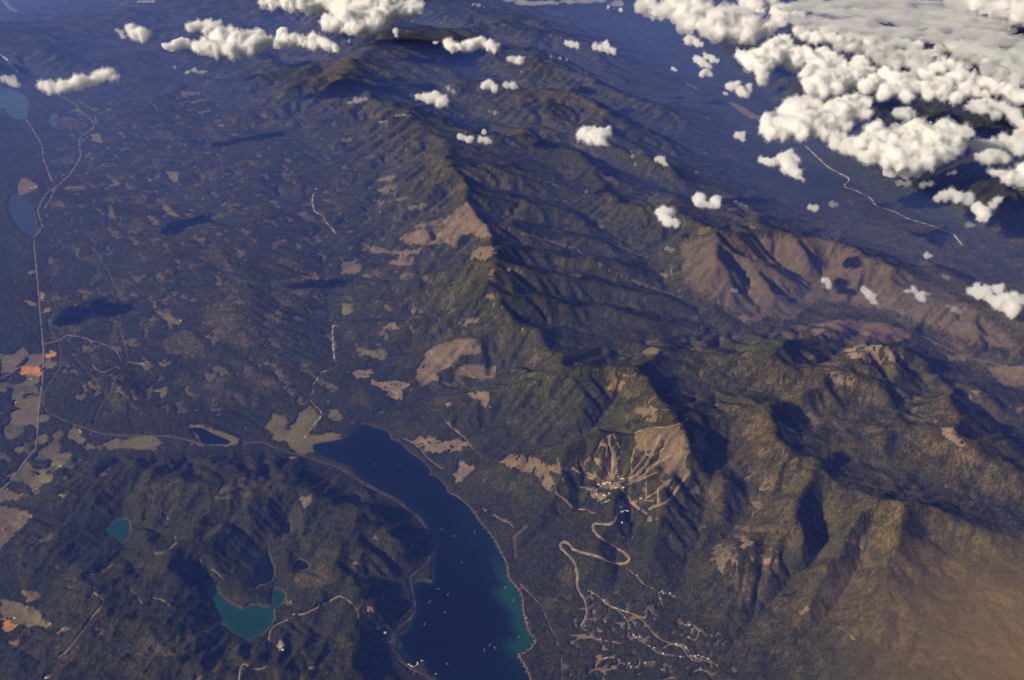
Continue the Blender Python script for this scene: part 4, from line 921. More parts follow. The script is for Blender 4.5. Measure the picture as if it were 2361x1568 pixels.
# ------------------------------------------------------------------ water
def water_mat(name):
    m = attr_mat(name, 'cover', 0.16, 0.004, 0.10, spec=0.35)
    nt = m.node_tree; b = nt.nodes['Principled BSDF']
    tc = nt.nodes.new('ShaderNodeTexCoord'); nz = nt.nodes.new('ShaderNodeTexNoise'); bp = nt.nodes.new('ShaderNodeBump')
    nz.inputs['Scale'].default_value = 0.05; nz.inputs['Detail'].default_value = 6
    bp.inputs['Strength'].default_value = 0.12; bp.inputs['Distance'].default_value = 2.0
    nt.links.new(tc.outputs['Object'], nz.inputs['Vector']); nt.links.new(nz.outputs['Fac'], bp.inputs['Height'])
    nt.links.new(bp.outputs['Normal'], b.inputs['Normal'])
    return m
M_WATER = water_mat('lake_water')
SHOAL = [T('V', [(1140, 1290), (1172, 1330), (1186, 1350), (1202, 1376), (1206, 1405), (1213, 1438), (1223, 1462), (1236, 1475), (1229, 1490), (1212, 1506), (1190, 1508), (1172, 1498),
                 (1165, 1480), (1190, 1478), (1200, 1465), (1185, 1440), (1178, 1410), (1168, 1390), (1150, 1375), (1142, 1362), (1150, 1358), (1160, 1345), (1150, 1325)])]
for name, lev, poly, lab in LAKE_W:
    P = np.array(poly)
    step = 36.0 if name == 'whitewater' else (30.0 if P[:, 1].max() < 16000 else 120.0)
    gx = np.arange(P[:, 0].min() - 3 * step, P[:, 0].max() + 3 * step, step)
    gy = np.arange(P[:, 1].min() - 3 * step, P[:, 1].max() + 3 * step, step)
    GX, GY = np.meshgrid(gx, gy)
    ins = in_poly(GX, GY, poly); d = dist_line(GX, GY, poly, True)
    keep = ins | (d < step * 1.6)
    nq = np.arange(GX.size).reshape(GX.shape)
    q = np.stack([nq[:-1, :-1], nq[:-1, 1:], nq[1:, 1:], nq[1:, :-1]], -1).reshape(-1, 4)
    q = q[keep.ravel()[q].all(1)]
    us = np.unique(q); rm = np.full(GX.size, -1); rm[us] = np.arange(len(us))
    x, y, dd = GX.ravel()[us], GY.ravel()[us], np.where(ins, d, 0).ravel()[us]
    if name == 'whitewater':
        deep = np.array((0.0008, 0.0018, 0.0055)); shal = np.array((0.010, 0.060, 0.046))
        px, py = proj(x, y, 0.0)
        px = px + 6 * perlin(x / 300, y / 300, 61); py = py + 6 * perlin(x / 300, y / 300, 62)
        t = np.where(in_poly(px, py, SHOAL[0]), 0.75, 0.0)
        dl = dist_line(px, py, SHOAL[0], True)
        t = np.where(t > 0, 0.55 + 0.45 * sstep(0, 8, dl), 0.55 * (1 - sstep(0, 22, dl)))
        t = np.maximum(t, 0.55 * (1 - sstep(10, 90, dd)) * (0.55 + 0.6 * perlin(x / 500, y / 500, 9)))
        t = np.maximum(t, 0.20 * (1 - sstep(0, 700, dd)) * (px > 1050))
        bay = np.hypot((px - 915) / 9, (py - 1482) / 13); t = np.maximum(t, 0.9 * (1 - sstep(.5, 1.3, bay)))
        t = np.clip(t, 0, 1)[:, None]
        cl = deep * (1 - t) + shal * t
    elif name in ('teal', 'round'):
        t = (1 - sstep(0, 60, dd))[:, None]
        cl = np.array((0.007, 0.050, 0.048)) * (1 - .5 * t) + np.array((0.03, 0.08, 0.065)) * .5 * t
    elif name in ('west', 'far'):
        cl = np.tile(np.array((0.020, 0.026, 0.034)), (len(us), 1))
    else:
        cl = np.tile(np.array((0.0015, 0.003, 0.009)), (len(us), 1))
    v = np.stack([x, y, np.full(len(us), lev)], 1)
    put('lake' if name != 'tarn' else 'tarn', grid_mesh('lake', v, rm[q], True, cl), M_WATER, kind='structure', label=lab, category='lake')

# ------------------------------------------------------------------ roads, railway, rivers as draped ribbons
RM = {'road': plain('highway_asphalt', (0.22, 0.19, 0.155), 0.9, 0.2, 0.01), 'dirt': plain('dirt_road', (0.28, 0.21, 0.145), 0.95, 0.4, 0.012),
      'rail': plain('railway_ballast', (0.11, 0.082, 0.065), 0.95, 0.4, 0.01), 'gravel': plain('river_gravel', (0.40, 0.36, 0.32), 0.95, 0.75, 0.008)}
def ribbon(pts_px, w, name, wav=0.12):
    w = w * 0.72
    sp = smooth_pts(pts_px, 6)
    x, y, z = px_ground(sp[:, 0], sp[:, 1])
    # resample evenly
    d = np.concatenate([[0], np.cumsum(np.hypot(np.diff(x), np.diff(y)))])
    n = max(4, int(d[-1] / max(18.0, w * 0.7)))
    s = np.linspace(0, d[-1], n)
    x = np.interp(s, d, x); y = np.interp(s, d, y)
    k = np.array([1, 2, 3, 2, 1.]) / 9
    if n > 8:
        x[2:-2] = np.convolve(x, k, 'valid'); y[2:-2] = np.convolve(y, k, 'valid')
    tx, ty = np.gradient(x), np.gradient(y); L = np.hypot(tx, ty) + 1e-6
    nx, ny = -ty / L, tx / L
    ww = w * np.clip(0.5 + wav * perlin(s / (w * 5), s * 0 + .5, 7) + wav * perlin(s / (w * 1.7), s * 0 + .5, 8), .06, 1.2)
    off = 4.0 + w * 0.06
    pts = []
    for side in (-1, -.4, .4, 1):
        xx, yy = x + nx * ww * side, y + ny * ww * side
        pts.append(np.stack([xx, yy, ground_z(xx, yy) + off - (2.5 if abs(side) == 1 else 0)], 1))
    v = np.concatenate(pts)
    i = np.arange(n - 1)
    q = np.concatenate([np.stack([i + a * n, i + 1 + a * n, i + 1 + (a + 1) * n, i + (a + 1) * n], 1) for a in range(3)])
    q = q[:, ::-1]
    return grid_mesh(name, v, q, True)
for name, lab, w, ck, pts in ROADS:
    put(name, ribbon(pts, w, name, 0.85 if ck == 'gravel' else 0.16), RM[ck], kind='structure', label=lab, category=name.replace('_', ' '))
M_RUN = plain('mown_ski_run', (0.25, 0.185, 0.115), 0.95, 0.3, 0.012)
_rl = ['central', 'left central', 'right central', 'second left', 'looped upper left', 'short left', 'far left curving', 'lowest left', 'left boundary', 'wide right', 'lower right sweeping', 'long eastern', 'forked eastern', 'short southern', 'broad southern', 'lower southern looping', 'narrow upper middle', 'bowl bottom', 'bowl edge', 'outer eastern', 'thin western', 'thin inner western', 'thin central', 'thin middle', 'thin slanting bowl', 'thin eastern bowl', 'thin lower eastern', 'short linking', 'cross slope eastern', 'easternmost thin']
_k = 0
for panel, w, c, pts in RUNS:
    if panel == 'S' and c == T_ and _k < len(_rl):
        sp_ = T(panel, pts)
        D_ = float(np.mean(mpp[(np.abs(PX - sp_[0][0]) < 20) & (np.abs(PY - sp_[0][1]) < 20)]))
        put('ski_run', ribbon(sp_, w * SCL[panel] * D_ * 0.85, 'ski_run'), M_RUN, kind='structure', label='pale mown ski run, the %s one on the ski hill' % _rl[_k], category='ski run')
        _k += 1
# ------------------------------------------------------------------ buildings, docks and boats
M_WALL = plain('painted_wall', (0.62, 0.58, 0.52), 0.8, 0.08, 0.2); M_ROOFW = plain('pale_metal_roof', (0.80, 0.79, 0.77), 0.5, 0.06, 0.2)
M_ROOFR = plain('red_roof', (0.50, 0.10, 0.06), 0.7, 0.15, 0.2); M_ROOFD = plain('brown_shingle_roof', (0.22, 0.15, 0.11), 0.9, 0.2, 0.2)
M_WOOD = plain('grey_dock_planks', (0.50, 0.46, 0.40), 0.9, 0.15, 0.5); M_HULL = plain('white_gelcoat', (0.85, 0.85, 0.85), 0.3, 0.03, 0.5, .5)
M_FOAM = plain('wake_foam', (0.34, 0.38, 0.42), 0.9, 0.3, 0.08); M_GLASS = plain('dark_glass', (0.02, 0.025, 0.03), 0.1, 0.1, 0.5, .5)
def pm(name, v, f):
    me = bpy.data.meshes.new(name); me.from_pydata(v, [], f); me.update(); return me
def wall_mesh(L, W, H, R):
    a, b = L / 2, W / 2
    v = [(-a, -b, -3), (a, -b, -3), (a, b, -3), (-a, b, -3), (-a, -b, H), (a, -b, H), (a, b, H), (-a, b, H), (-a, 0, H + R), (a, 0, H + R)]
    f = [(0, 1, 5, 4), (2, 3, 7, 6), (1, 2, 6, 9, 5), (3, 0, 4, 8, 7), (0, 3, 2, 1), (4, 5, 9, 8), (6, 7, 8, 9)]
    return pm('wall', v, f)
def roof_mesh(L, W, H, R, t=0.6, o=1.2):
    a, b = L / 2 + o, W / 2 + o
    dz = R / (W / 2) * o
    v = []
    for z in (0.05, t):
        v += [(-a, -b, H - dz + z), (a, -b, H - dz + z), (a, 0, H + R + z), (-a, 0, H + R + z), (a, b, H - dz + z), (-a, b, H - dz + z)]
    f = [(6, 7, 8, 9), (9, 8, 10, 11), (0, 3, 2, 1), (3, 5, 4, 2), (0, 1, 7, 6), (5, 11, 10, 4), (1, 2, 8, 7), (2, 4, 10, 8), (0, 6, 9, 3), (3, 9, 11, 5)]
    return pm('roof', v, f)
KIT = {}
def house_kit(L, W, H, R):
    if (L, W, H, R) not in KIT:
        ch = box_m((1.4, 1.4, 3.2), (L * .22, W * .18, H + R * .9))
        KIT[(L, W, H, R)] = (wall_mesh(L, W, H, R), roof_mesh(L, W, H, R), ch, door_m(L, W))
    return KIT[(L, W, H, R)]
def box_m(s, c, name='chimney'):
    v = [(c[0] + s[0] / 2 * i, c[1] + s[1] / 2 * j, c[2] + s[2] / 2 * k) for k in (-1, 1) for j in (-1, 1) for i in (-1, 1)]
    return pm(name, v, [(0, 2, 3, 1), (4, 5, 7, 6), (0, 1, 5, 4), (2, 6, 7, 3), (0, 4, 6, 2), (1, 3, 7, 5)])
def door_m(L, W):
    return box_m((1.6, .3, 2.6), (L * .12, -W / 2 - .1, 1.3), 'door')
def house(name, x, y, rot, dims, roof_mat, label, cat, group=None, chimney=True):
    wm, rm_, cm, dm = house_kit(*dims)
    z = float(ground_z(x, y))
    root = bpy.data.objects.new(name, None); root.empty_display_size = 5
    col.objects.link(root); root.location = (float(x), float(y), z + 1.0); root.rotation_euler = (0, 0, rot)
    root['label'] = label; root['category'] = cat
    if group: root['group'] = group
    for nm, me, mt in (('wall', wm, M_WALL), ('roof', rm_, roof_mat), ('door', dm, M_ROOFD)):
        o = bpy.data.objects.new(nm, me)
        if len(me.materials) == 0: me.materials.append(mt)
        o.material_slots[0].link = 'OBJECT'; o.material_slots[0].material = mt
        col.objects.link(o); o.parent = root
        if nm == 'roof' and chimney:
            c = bpy.data.objects.new('chimney', cm)
            if len(cm.materials) == 0: cm.materials.append(M_ROOFD)
            col.objects.link(c); c.parent = o
    return root
rh = np.random.default_rng(77)
def at_px(pts):
    P = np.array(pts, float)
    return px_ground(P[:, 0], P[:, 1])

# lake shore houses and docks, east shore
main = [p for n, l, p, _ in LAKE_W if n == 'whitewater'][0]
MP = np.array(main)
mpx, mpy = proj(MP[:, 0], MP[:, 1], 0.0)
seg = np.nonzero((mpy > 1165) & (mpy < 1566) & (mpx > 1075))[0]
seg = seg[np.argsort(mpy[seg])]
ln = MP[seg]; dcum = np.concatenate([[0], np.cumsum(np.hypot(*np.diff(ln, axis=0).T))])
def along(s):
    x = np.interp(s, dcum, ln[:, 0]); y = np.interp(s, dcum, ln[:, 1])
    e = 25.0
    tx = np.interp(s + e, dcum, ln[:, 0]) - np.interp(s - e, dcum, ln[:, 0]); ty = np.interp(s + e, dcum, ln[:, 1]) - np.interp(s - e, dcum, ln[:, 1])
    L = math.hypot(tx, ty) + 1e-9
    return x, y, tx / L, ty / L
s = 40.0
DIMS = [(20, 13, 6, 4.5), (24, 14, 7, 5), (17, 12, 5, 4)]
while s < dcum[-1] - 40:
    x, y, tx, ty = along(s)
    nx, ny = -ty, tx                      # landward (east) side
    if nx < 0: nx, ny = -nx, -ny
    hx, hy = x + nx * rh.uniform(38, 70), y + ny * rh.uniform(38, 70)
    if rh.random() < 0.9:
        house('shore_house', hx, hy, math.atan2(ty, tx) + rh.normal(0, .2), DIMS[rh.integers(3)], M_ROOFW if rh.random() < .7 else M_ROOFD,
              'small house in the row along the eastern lake shore', 'house', 'houses along the eastern shore')
    s += rh.uniform(55, 120)
dock_me = box_m((26, 3.2, 0.8), (0, 0, 0.9), 'deck'); dock_me.materials.append(M_WOOD)
head_me = box_m((3.4, 12, 0.8), (-14.8, 0, 0.9), 'dock_head'); head_me.materials.append(M_WOOD)
pile_me = box_m((.7, .7, 6), (0, 0, -1.6), 'pile'); pile_me.materials.append(M_WOOD)
s = 70.0
while s < dcum[-1] - 40:
    x, y, tx, ty = along(s)
    nx, ny = -ty, tx
    if nx < 0: nx, ny = -nx, -ny
    r = bpy.data.objects.new('boat_dock', None); col.objects.link(r)
    r.location = (x - nx * 8, y - ny * 8, 0.0); r.rotation_euler = (0, 0, math.atan2(ny, nx))
    r['label'] = 'pale wooden dock reaching into the lake from the eastern shore'; r['category'] = 'dock'; r['group'] = 'docks along the eastern shore'
    for nm, me, off in (('deck', dock_me, 0), ('dock_head', head_me, 0), ('pile', pile_me, -13), ('pile', pile_me, 4)):
        o = bpy.data.objects.new(nm, me); col.objects.link(o); o.parent = r
        o.location = (off, 0, 0)
    s += rh.uniform(70, 150)

# small group of houses at the south west shore
SW = T('Z', [(455, 1360), (478, 1375), (500, 1385), (575, 1340), (570, 1360), (550, 1385), (632, 1308), (635, 1350), (820, 1490), (135, 930), (130, 955), (170, 1265)])
for x, y, _ in zip(*at_px(SW)):
    house('shore_house', x, y, rh.uniform(0, 3), DIMS[rh.integers(3)], M_ROOFW, 'small white house near the south western bend of the lake', 'house', 'houses at the south western shore')

# ski village
HOT = [((700, 905), 'tall pale ski lodge at the foot of the runs'), ((712, 935), 'smaller pale lodge just below the tall ski lodge'), ((757, 958), 'pale lift station beside the run base'),
       ((505, 1018), 'westernmost hotel block of the ski village'), ((535, 1030), 'second hotel block from the west in the ski village'), ((560, 1012), 'hotel block between the two western village roads'),
       ((590, 998), 'upper hotel block above the terraced roads'), ((625, 1000), 'long hotel block at the head of the terraced roads'), ((640, 1022), 'hotel block in the middle of the terraced roads'),
       ((690, 1052), 'hotel block at the east end of the terraced roads'), ((765, 1050), 'small lift building on the east run'), ((625, 1112), 'bright roofed block below the terraced roads'),
       ((598, 1138), 'bright roofed block, lower of the pair below the terraces'), ((565, 1130), 'block standing west of the bright roofed pair'), ((955, 1165), 'lift hut between the lower east runs'),
       ((745, 1415), 'lone lodge by the village approach road'), ((665, 1285), 'chalet block on the lower hairpins'), ((800, 1295), 'big pale block east of the lower hairpins'), ((755, 1300), 'block in the bend of the lower hairpins'),
       ((1425, 332), 'summit lodge on top of the ski hill')]
hx, hy, _ = at_px(T('S', [p for p, l in HOT]))
for i, (p, l) in enumerate(HOT):
    house('ski_lodge', hx[i], hy[i], rh.uniform(-.5, .5), [(48, 22, 14, 7), (38, 20, 12, 6), (60, 22, 15, 7)][i % 3], M_ROOFW if i % 4 else M_ROOFR, l, 'lodge')
ch = []
for k in range(120):
    ch.append((rh.uniform(330, 820), rh.uniform(1060, 1330)))
ch = [p for p in ch if abs((p[1] - 1060) - (p[0] - 330) * .45) < 120]
for x, y, _ in zip(*at_px(T('S', ch))):
    house('chalet', x, y, rh.uniform(0, 3), DIMS[rh.integers(3)], M_ROOFW if rh.random() < .4 else M_ROOFD, 'small chalet among the trees below the ski village', 'chalet', 'chalets around the ski village')

# estates along the residential roads, lower right
est = []
for name, lab, w, ck, pts in ROADS:
    if name == 'residential_road':
        sp = smooth_pts(pts, 5)
        for k in range(0, len(sp), 2):
            if rh.random() < .75:
                est.append((sp[k, 0] + rh.choice([-1, 1]) * rh.uniform(2.5, 6), sp[k, 1] + rh.uniform(-4, 4)))
for k in range(60):
    est.append((rh.uniform(1290, 1560), rh.uniform(1420, 1566)))
for x, y, _ in zip(*at_px(est)):
    house('estate_house', x, y, rh.uniform(0, 3), DIMS[rh.integers(3)], M_ROOFW if rh.random() < .55 else M_ROOFD, 'small house scattered along the estate roads at lower right', 'house', 'houses of the lower right estate')

# farms and works
FARM = [('D', (998, 955), (40, 20, 8, 6), M_ROOFW, 'bright barn beside the long narrow green field'), ('D', (980, 948), (30, 16, 7, 5), M_ROOFW, 'farmhouse west of the bright barn on the narrow green field'),
        ('D', (214, 1054), (40, 22, 8, 6), M_ROOFW, 'white barn in the field south of the larger orange field'), ('D', (205, 1030), (26, 16, 6, 5), M_ROOFW, 'farmhouse just north of the white barn by the orange field'),
        ('D', (548, 1404), (44, 22, 8, 6), M_ROOFW, 'upper white farm shed south of the railway'), ('D', (556, 1420), (44, 22, 8, 6), M_ROOFW, 'lower white farm shed south of the railway'), ('D', (325, 1000), (30, 16, 6, 5), M_ROOFW, 'white farmhouse east of the highway near the orange fields'),
        ('D', (1250, 653), (36, 20, 7, 5), M_ROOFW, 'white barn at the tip of the mid left pasture'), ('D', (170, 1162), (36, 20, 7, 5), M_ROOFW, 'farmstead at the corner of the green field'), ('D', (110, 1260), (30, 18, 6, 5), M_ROOFW, 'farmstead at the west side of the large brown field'),
        ('D', (110, 1218), (30, 18, 6, 5), M_ROOFW, 'small farmstead just above the one west of the brown field'), ('D', (290, 492), (60, 30, 10, 6), M_ROOFW, 'works building on the pale yard by the highway'),
        ('A', (245, 1294), (110, 60, 14, 8), M_ROOFW, 'bright mill building on the tan yard above the left lake'), ('A', (215, 1300), (90, 40, 12, 8), M_ROOFW, 'longer mill shed beside the bright mill building'), ('A', (440, 1180), (50, 26, 8, 6), M_ROOFW, 'white building in the clearing by the far left road fork'),
        ('G', (30, 525), (60, 34, 9, 6), M_ROOFD, 'dark roofed arena on the tan field at the left edge'), ('G', (420, 90), (34, 18, 7, 5), M_ROOFW, 'farmstead at the foot of the upper left pasture'), ('G', (55, 245), (30, 16, 6, 5), M_ROOFW, 'white farmhouse below the highway at the left edge'),
        ('G', (165, 1050), (30, 16, 6, 5), M_ROOFW, 'farmhouse on the yellow green field at lower left'), ('G', (100, 1140), (30, 16, 6, 5), M_ROOFW, 'farmhouse near the lower left orange field'), ('G', (350, 1180), (34, 18, 6, 5), M_ROOFW, 'farmhouse at the east end of the yellow green field'),
        ('G', (435, 1215), (34, 18, 6, 5), M_ROOFW, 'farmhouse in the small clearing east of the yellow green field'), ('G', (415, 290), (34, 18, 6, 5), M_ROOFW, 'house in the forest clearing at mid left'), ('G', (1940, 1340), (40, 22, 7, 5), M_ROOFW, 'building in the pale clearing south of the teal lake'),
        ('G', (1955, 1360), (34, 18, 6, 5), M_ROOFW, 'second building in the pale clearing south of the teal lake'), ('G', (2128, 1475), (36, 20, 6, 5), M_ROOFW, 'lone white building near the bottom, east of the tan road'), ('G', (320, 1555), (36, 20, 6, 5), M_ROOFW, 'white building in the clearing on the bottom edge'),
        ('H', (1605, 1075), (30, 18, 7, 5), M_ROOFR, 'red roofed house on the small green meadow'), ('H', (1253, 750), (26, 15, 6, 5), M_ROOFR, 'red roofed house in the woods by the eastern shore'), ('H', (180, 1090), (40, 24, 7, 5), M_ROOFW, 'building in the pale clearing west of the lake'),
        ('H', (300, 1245), (44, 30, 8, 5), M_ROOFW, 'large pale building by the railway bend'), ('H', (1400, 1425), (28, 16, 6, 5), M_ROOFW, 'white house in the dark woods above the bottom edge')]
for pn, p, dm, rm_, lab in FARM:
    x, y, _ = at_px(T(pn, [p]))
    house('farm_building', x[0], y[0], rh.uniform(0, 3), dm, rm_, lab, 'building', chimney=False)

# motorboats
def hull_mesh():
    L = 13.0; st = [(-.5, 1.7, .0), (-.2, 2.0, 0), (.15, 1.9, 0), (.38, 1.2, .2), (.5, .08, .5)]
    v, f = [], []
    for t, w, l in st:
        v += [(t * L, -w, 1.5 + l), (t * L, -w * .75, -.3), (t * L, 0, -.6 + l), (t * L, w * .75, -.3), (t * L, w, 1.5 + l)]
    for i in range(len(st) - 1):
        for j in range(4):
            a = i * 5 + j; f.append((a, a + 5, a + 6, a + 1))
        f.append((i * 5, i * 5 + 4, i * 5 + 9, i * 5 + 5))
    f.append((0, 1, 2, 3, 4))
    return pm('hull', v, f)
def wake_mesh(n=9):
    v, f = [], []
    for i in range(n):
        x = -5 - i * 5.0; w = 1.0 + i * .55
        v += [(x, -w, .25), (x, -w * .3, .45), (x, w * .3, .45), (x, w, .25)]
    for i in range(n - 1):
        for j in range(3):
            a = i * 4 + j; f.append((a, a + 1, a + 5, a + 4))
    return pm('wake', v, f)
HULL, WAKE = hull_mesh(), wake_mesh(); HULL.materials.append(M_HULL); WAKE.materials.append(M_FOAM)
CAB = box_m((3.6, 2.4, 1.6), (-.3, 0, 2.2), 'cabin'); CAB.materials.append(M_HULL)
SCR = box_m((.25, 2.2, 1.0), (1.65, 0, 2.5), 'windscreen'); SCR.materials.append(M_GLASS)
BOATS = [('Z', (838, 336), 2.9, 'motorboat off the western point, upper left of two'), ('Z', (990, 400), 1.3, 'brightest motorboat off the western point, heading north'), ('Z', (745, 500), 1.1, 'motorboat south west of the brightest one'),
         ('Z', (930, 645), 2.2, 'lone motorboat in the middle of the southern lake'), ('Z', (676, 800), 1.3, 'motorboat near the dark western shore, southern lake'), ('Z', (1750, 310), 2.0, 'motorboat over the upper edge of the teal shallows'),
         ('Z', (1870, 478), 1.2, 'motorboat in the teal shallows below the first'), ('Z', (1945, 975), 1.1, 'motorboat in the southern teal shallows by the point'), ('Z', (1555, 1080), 1.2, 'northern boat of the trio near the bottom of the lake'),
         ('Z', (1605, 1120), 2.3, 'eastern boat of the trio near the bottom of the lake'), ('Z', (1467, 1147), 2.0, 'western boat of the trio near the bottom of the lake'), ('Z', (960, 1335), 2.2, 'motorboat by the bottom left bay of the lake'),
         ('H', (237, 72), .2, 'westernmost motorboat in the northern arm of the lake'), ('H', (408, 84), .1, 'motorboat in the northern arm near its eastern side'), ('H', (690, 520), 2.1, 'motorboat off the headland in the middle lake'),
         ('H', (785, 570), .3, 'faint motorboat south east of the headland boat'), ('H', (918, 538), 1.8, 'motorboat close to the eastern shore, middle lake'), ('H', (830, 747), 1.9, 'motorboat alone in the widest middle part of the lake')]
for pn, p, rot, lab in BOATS:
    (bx, by), = T(pn, [p])
    x, y = unproj(bx, by, 0.0)
    r = bpy.data.objects.new('motorboat', None); col.objects.link(r)
    r.location = (float(x), float(y), 0.3); r.rotation_euler = (0, 0, rot); r.scale = (1.0,) * 3
    r['label'] = lab; r['category'] = 'boat'; r['group'] = 'motorboats on the lake'
    for nm, me in (('hull', HULL), ('cabin', CAB), ('wake', WAKE)):
        o = bpy.data.objects.new(nm, me); col.objects.link(o); o.parent = r
        if nm == 'cabin':
            w_ = bpy.data.objects.new('windscreen', SCR); col.objects.link(w_); w_.parent = o
# ------------------------------------------------------------------ clouds
import bmesh
def ico(sub):
    bm = bmesh.new(); bmesh.ops.create_icosphere(bm, subdivisions=sub, radius=1.0)
    v = np.array([p.co[:] for p in bm.verts]); f = np.array([[q.index for q in t.verts] for t in bm.faces]); bm.free()
    return v, f
ICO_V, ICO_F = ico(2)
ICO3_V, ICO3_F = ico(5)

def perlin3(P, wl, seed):
    q = P / wl
    x0 = np.floor(q); f = (q - x0).astype(np.float32); b = x0.astype(np.int64)
    u = f * f * f * (f * (f * 6 - 15) + 10)
    def g(i, j, k):
        h = _hash(b[:, 0] + i + (b[:, 2] + k) * 7919, b[:, 1] + j - (b[:, 2] + k) * 104729, seed)
        gx = (h & 255).astype(np.float32) / 127.5 - 1; gy = ((h >> 8) & 255).astype(np.float32) / 127.5 - 1; gz = ((h >> 16) & 255).astype(np.float32) / 127.5 - 1
        return gx * (f[:, 0] - i) + gy * (f[:, 1] - j) + gz * (f[:, 2] - k)
    r = []
    for k in (0, 1):
        a0 = g(0, 0, k); a0 = a0 + u[:, 0] * (g(1, 0, k) - a0)
        a1 = g(0, 1, k); a1 = a1 + u[:, 0] * (g(1, 1, k) - a1)
        r.append(a0 + u[:, 1] * (a1 - a0))
    return (r[0] + u[:, 2] * (r[1] - r[0])) * 1.2

def worley(P, cell, seed):
    """rounded cauliflower bumps: 1 on top of a bump, 0 in the crease."""
    q = P / cell
    b = np.floor(q).astype(np.int64)
    best = np.full(len(P), 9.0, np.float32)
    for i in (-1, 0, 1):
        for j in (-1, 0, 1):
            for k in (-1, 0, 1):
                c = b + np.array((i, j, k))
                h = _hash(c[:, 0] + c[:, 2] * 7919, c[:, 1] - c[:, 2] * 104729, seed)
                o = np.stack([(h & 1023), (h >> 10) & 1023, (h >> 20) & 1023], 1).astype(np.float32) / 1023.0
                d = ((c + o - q) ** 2).sum(1)
                best = np.minimum(best, d)
    return np.sqrt(np.clip(1.0 - best / 0.85, 0, 1))

def cloud_mat(name, dens):
    m = bpy.data.materials.new(name); m.use_nodes = True
    nt = m.node_tree; nt.nodes.remove(nt.nodes['Principled BSDF'])
    pv = nt.nodes.new('ShaderNodeVolumePrincipled')
    pv.inputs['Color'].default_value = (0.998, 0.998, 0.998, 1); pv.inputs['Absorption Color'].default_value = (1, 1, 1, 1)
    pv.inputs['Density'].default_value = dens; pv.inputs['Anisotropy'].default_value = 0.0
    nt.links.new(pv.outputs[0], nt.nodes['Material Output'].inputs['Volume'])
    return m
CM = {'dense': cloud_mat('cumulus_dense', 0.016), 'mid': cloud_mat('cumulus_soft', 0.009), 'fringe': cloud_mat('cloud_fringe', 0.0024), 'thin': cloud_mat('cloud_thin', 0.0030), 'sheet': cloud_mat('cloud_sheet', 0.0009)}

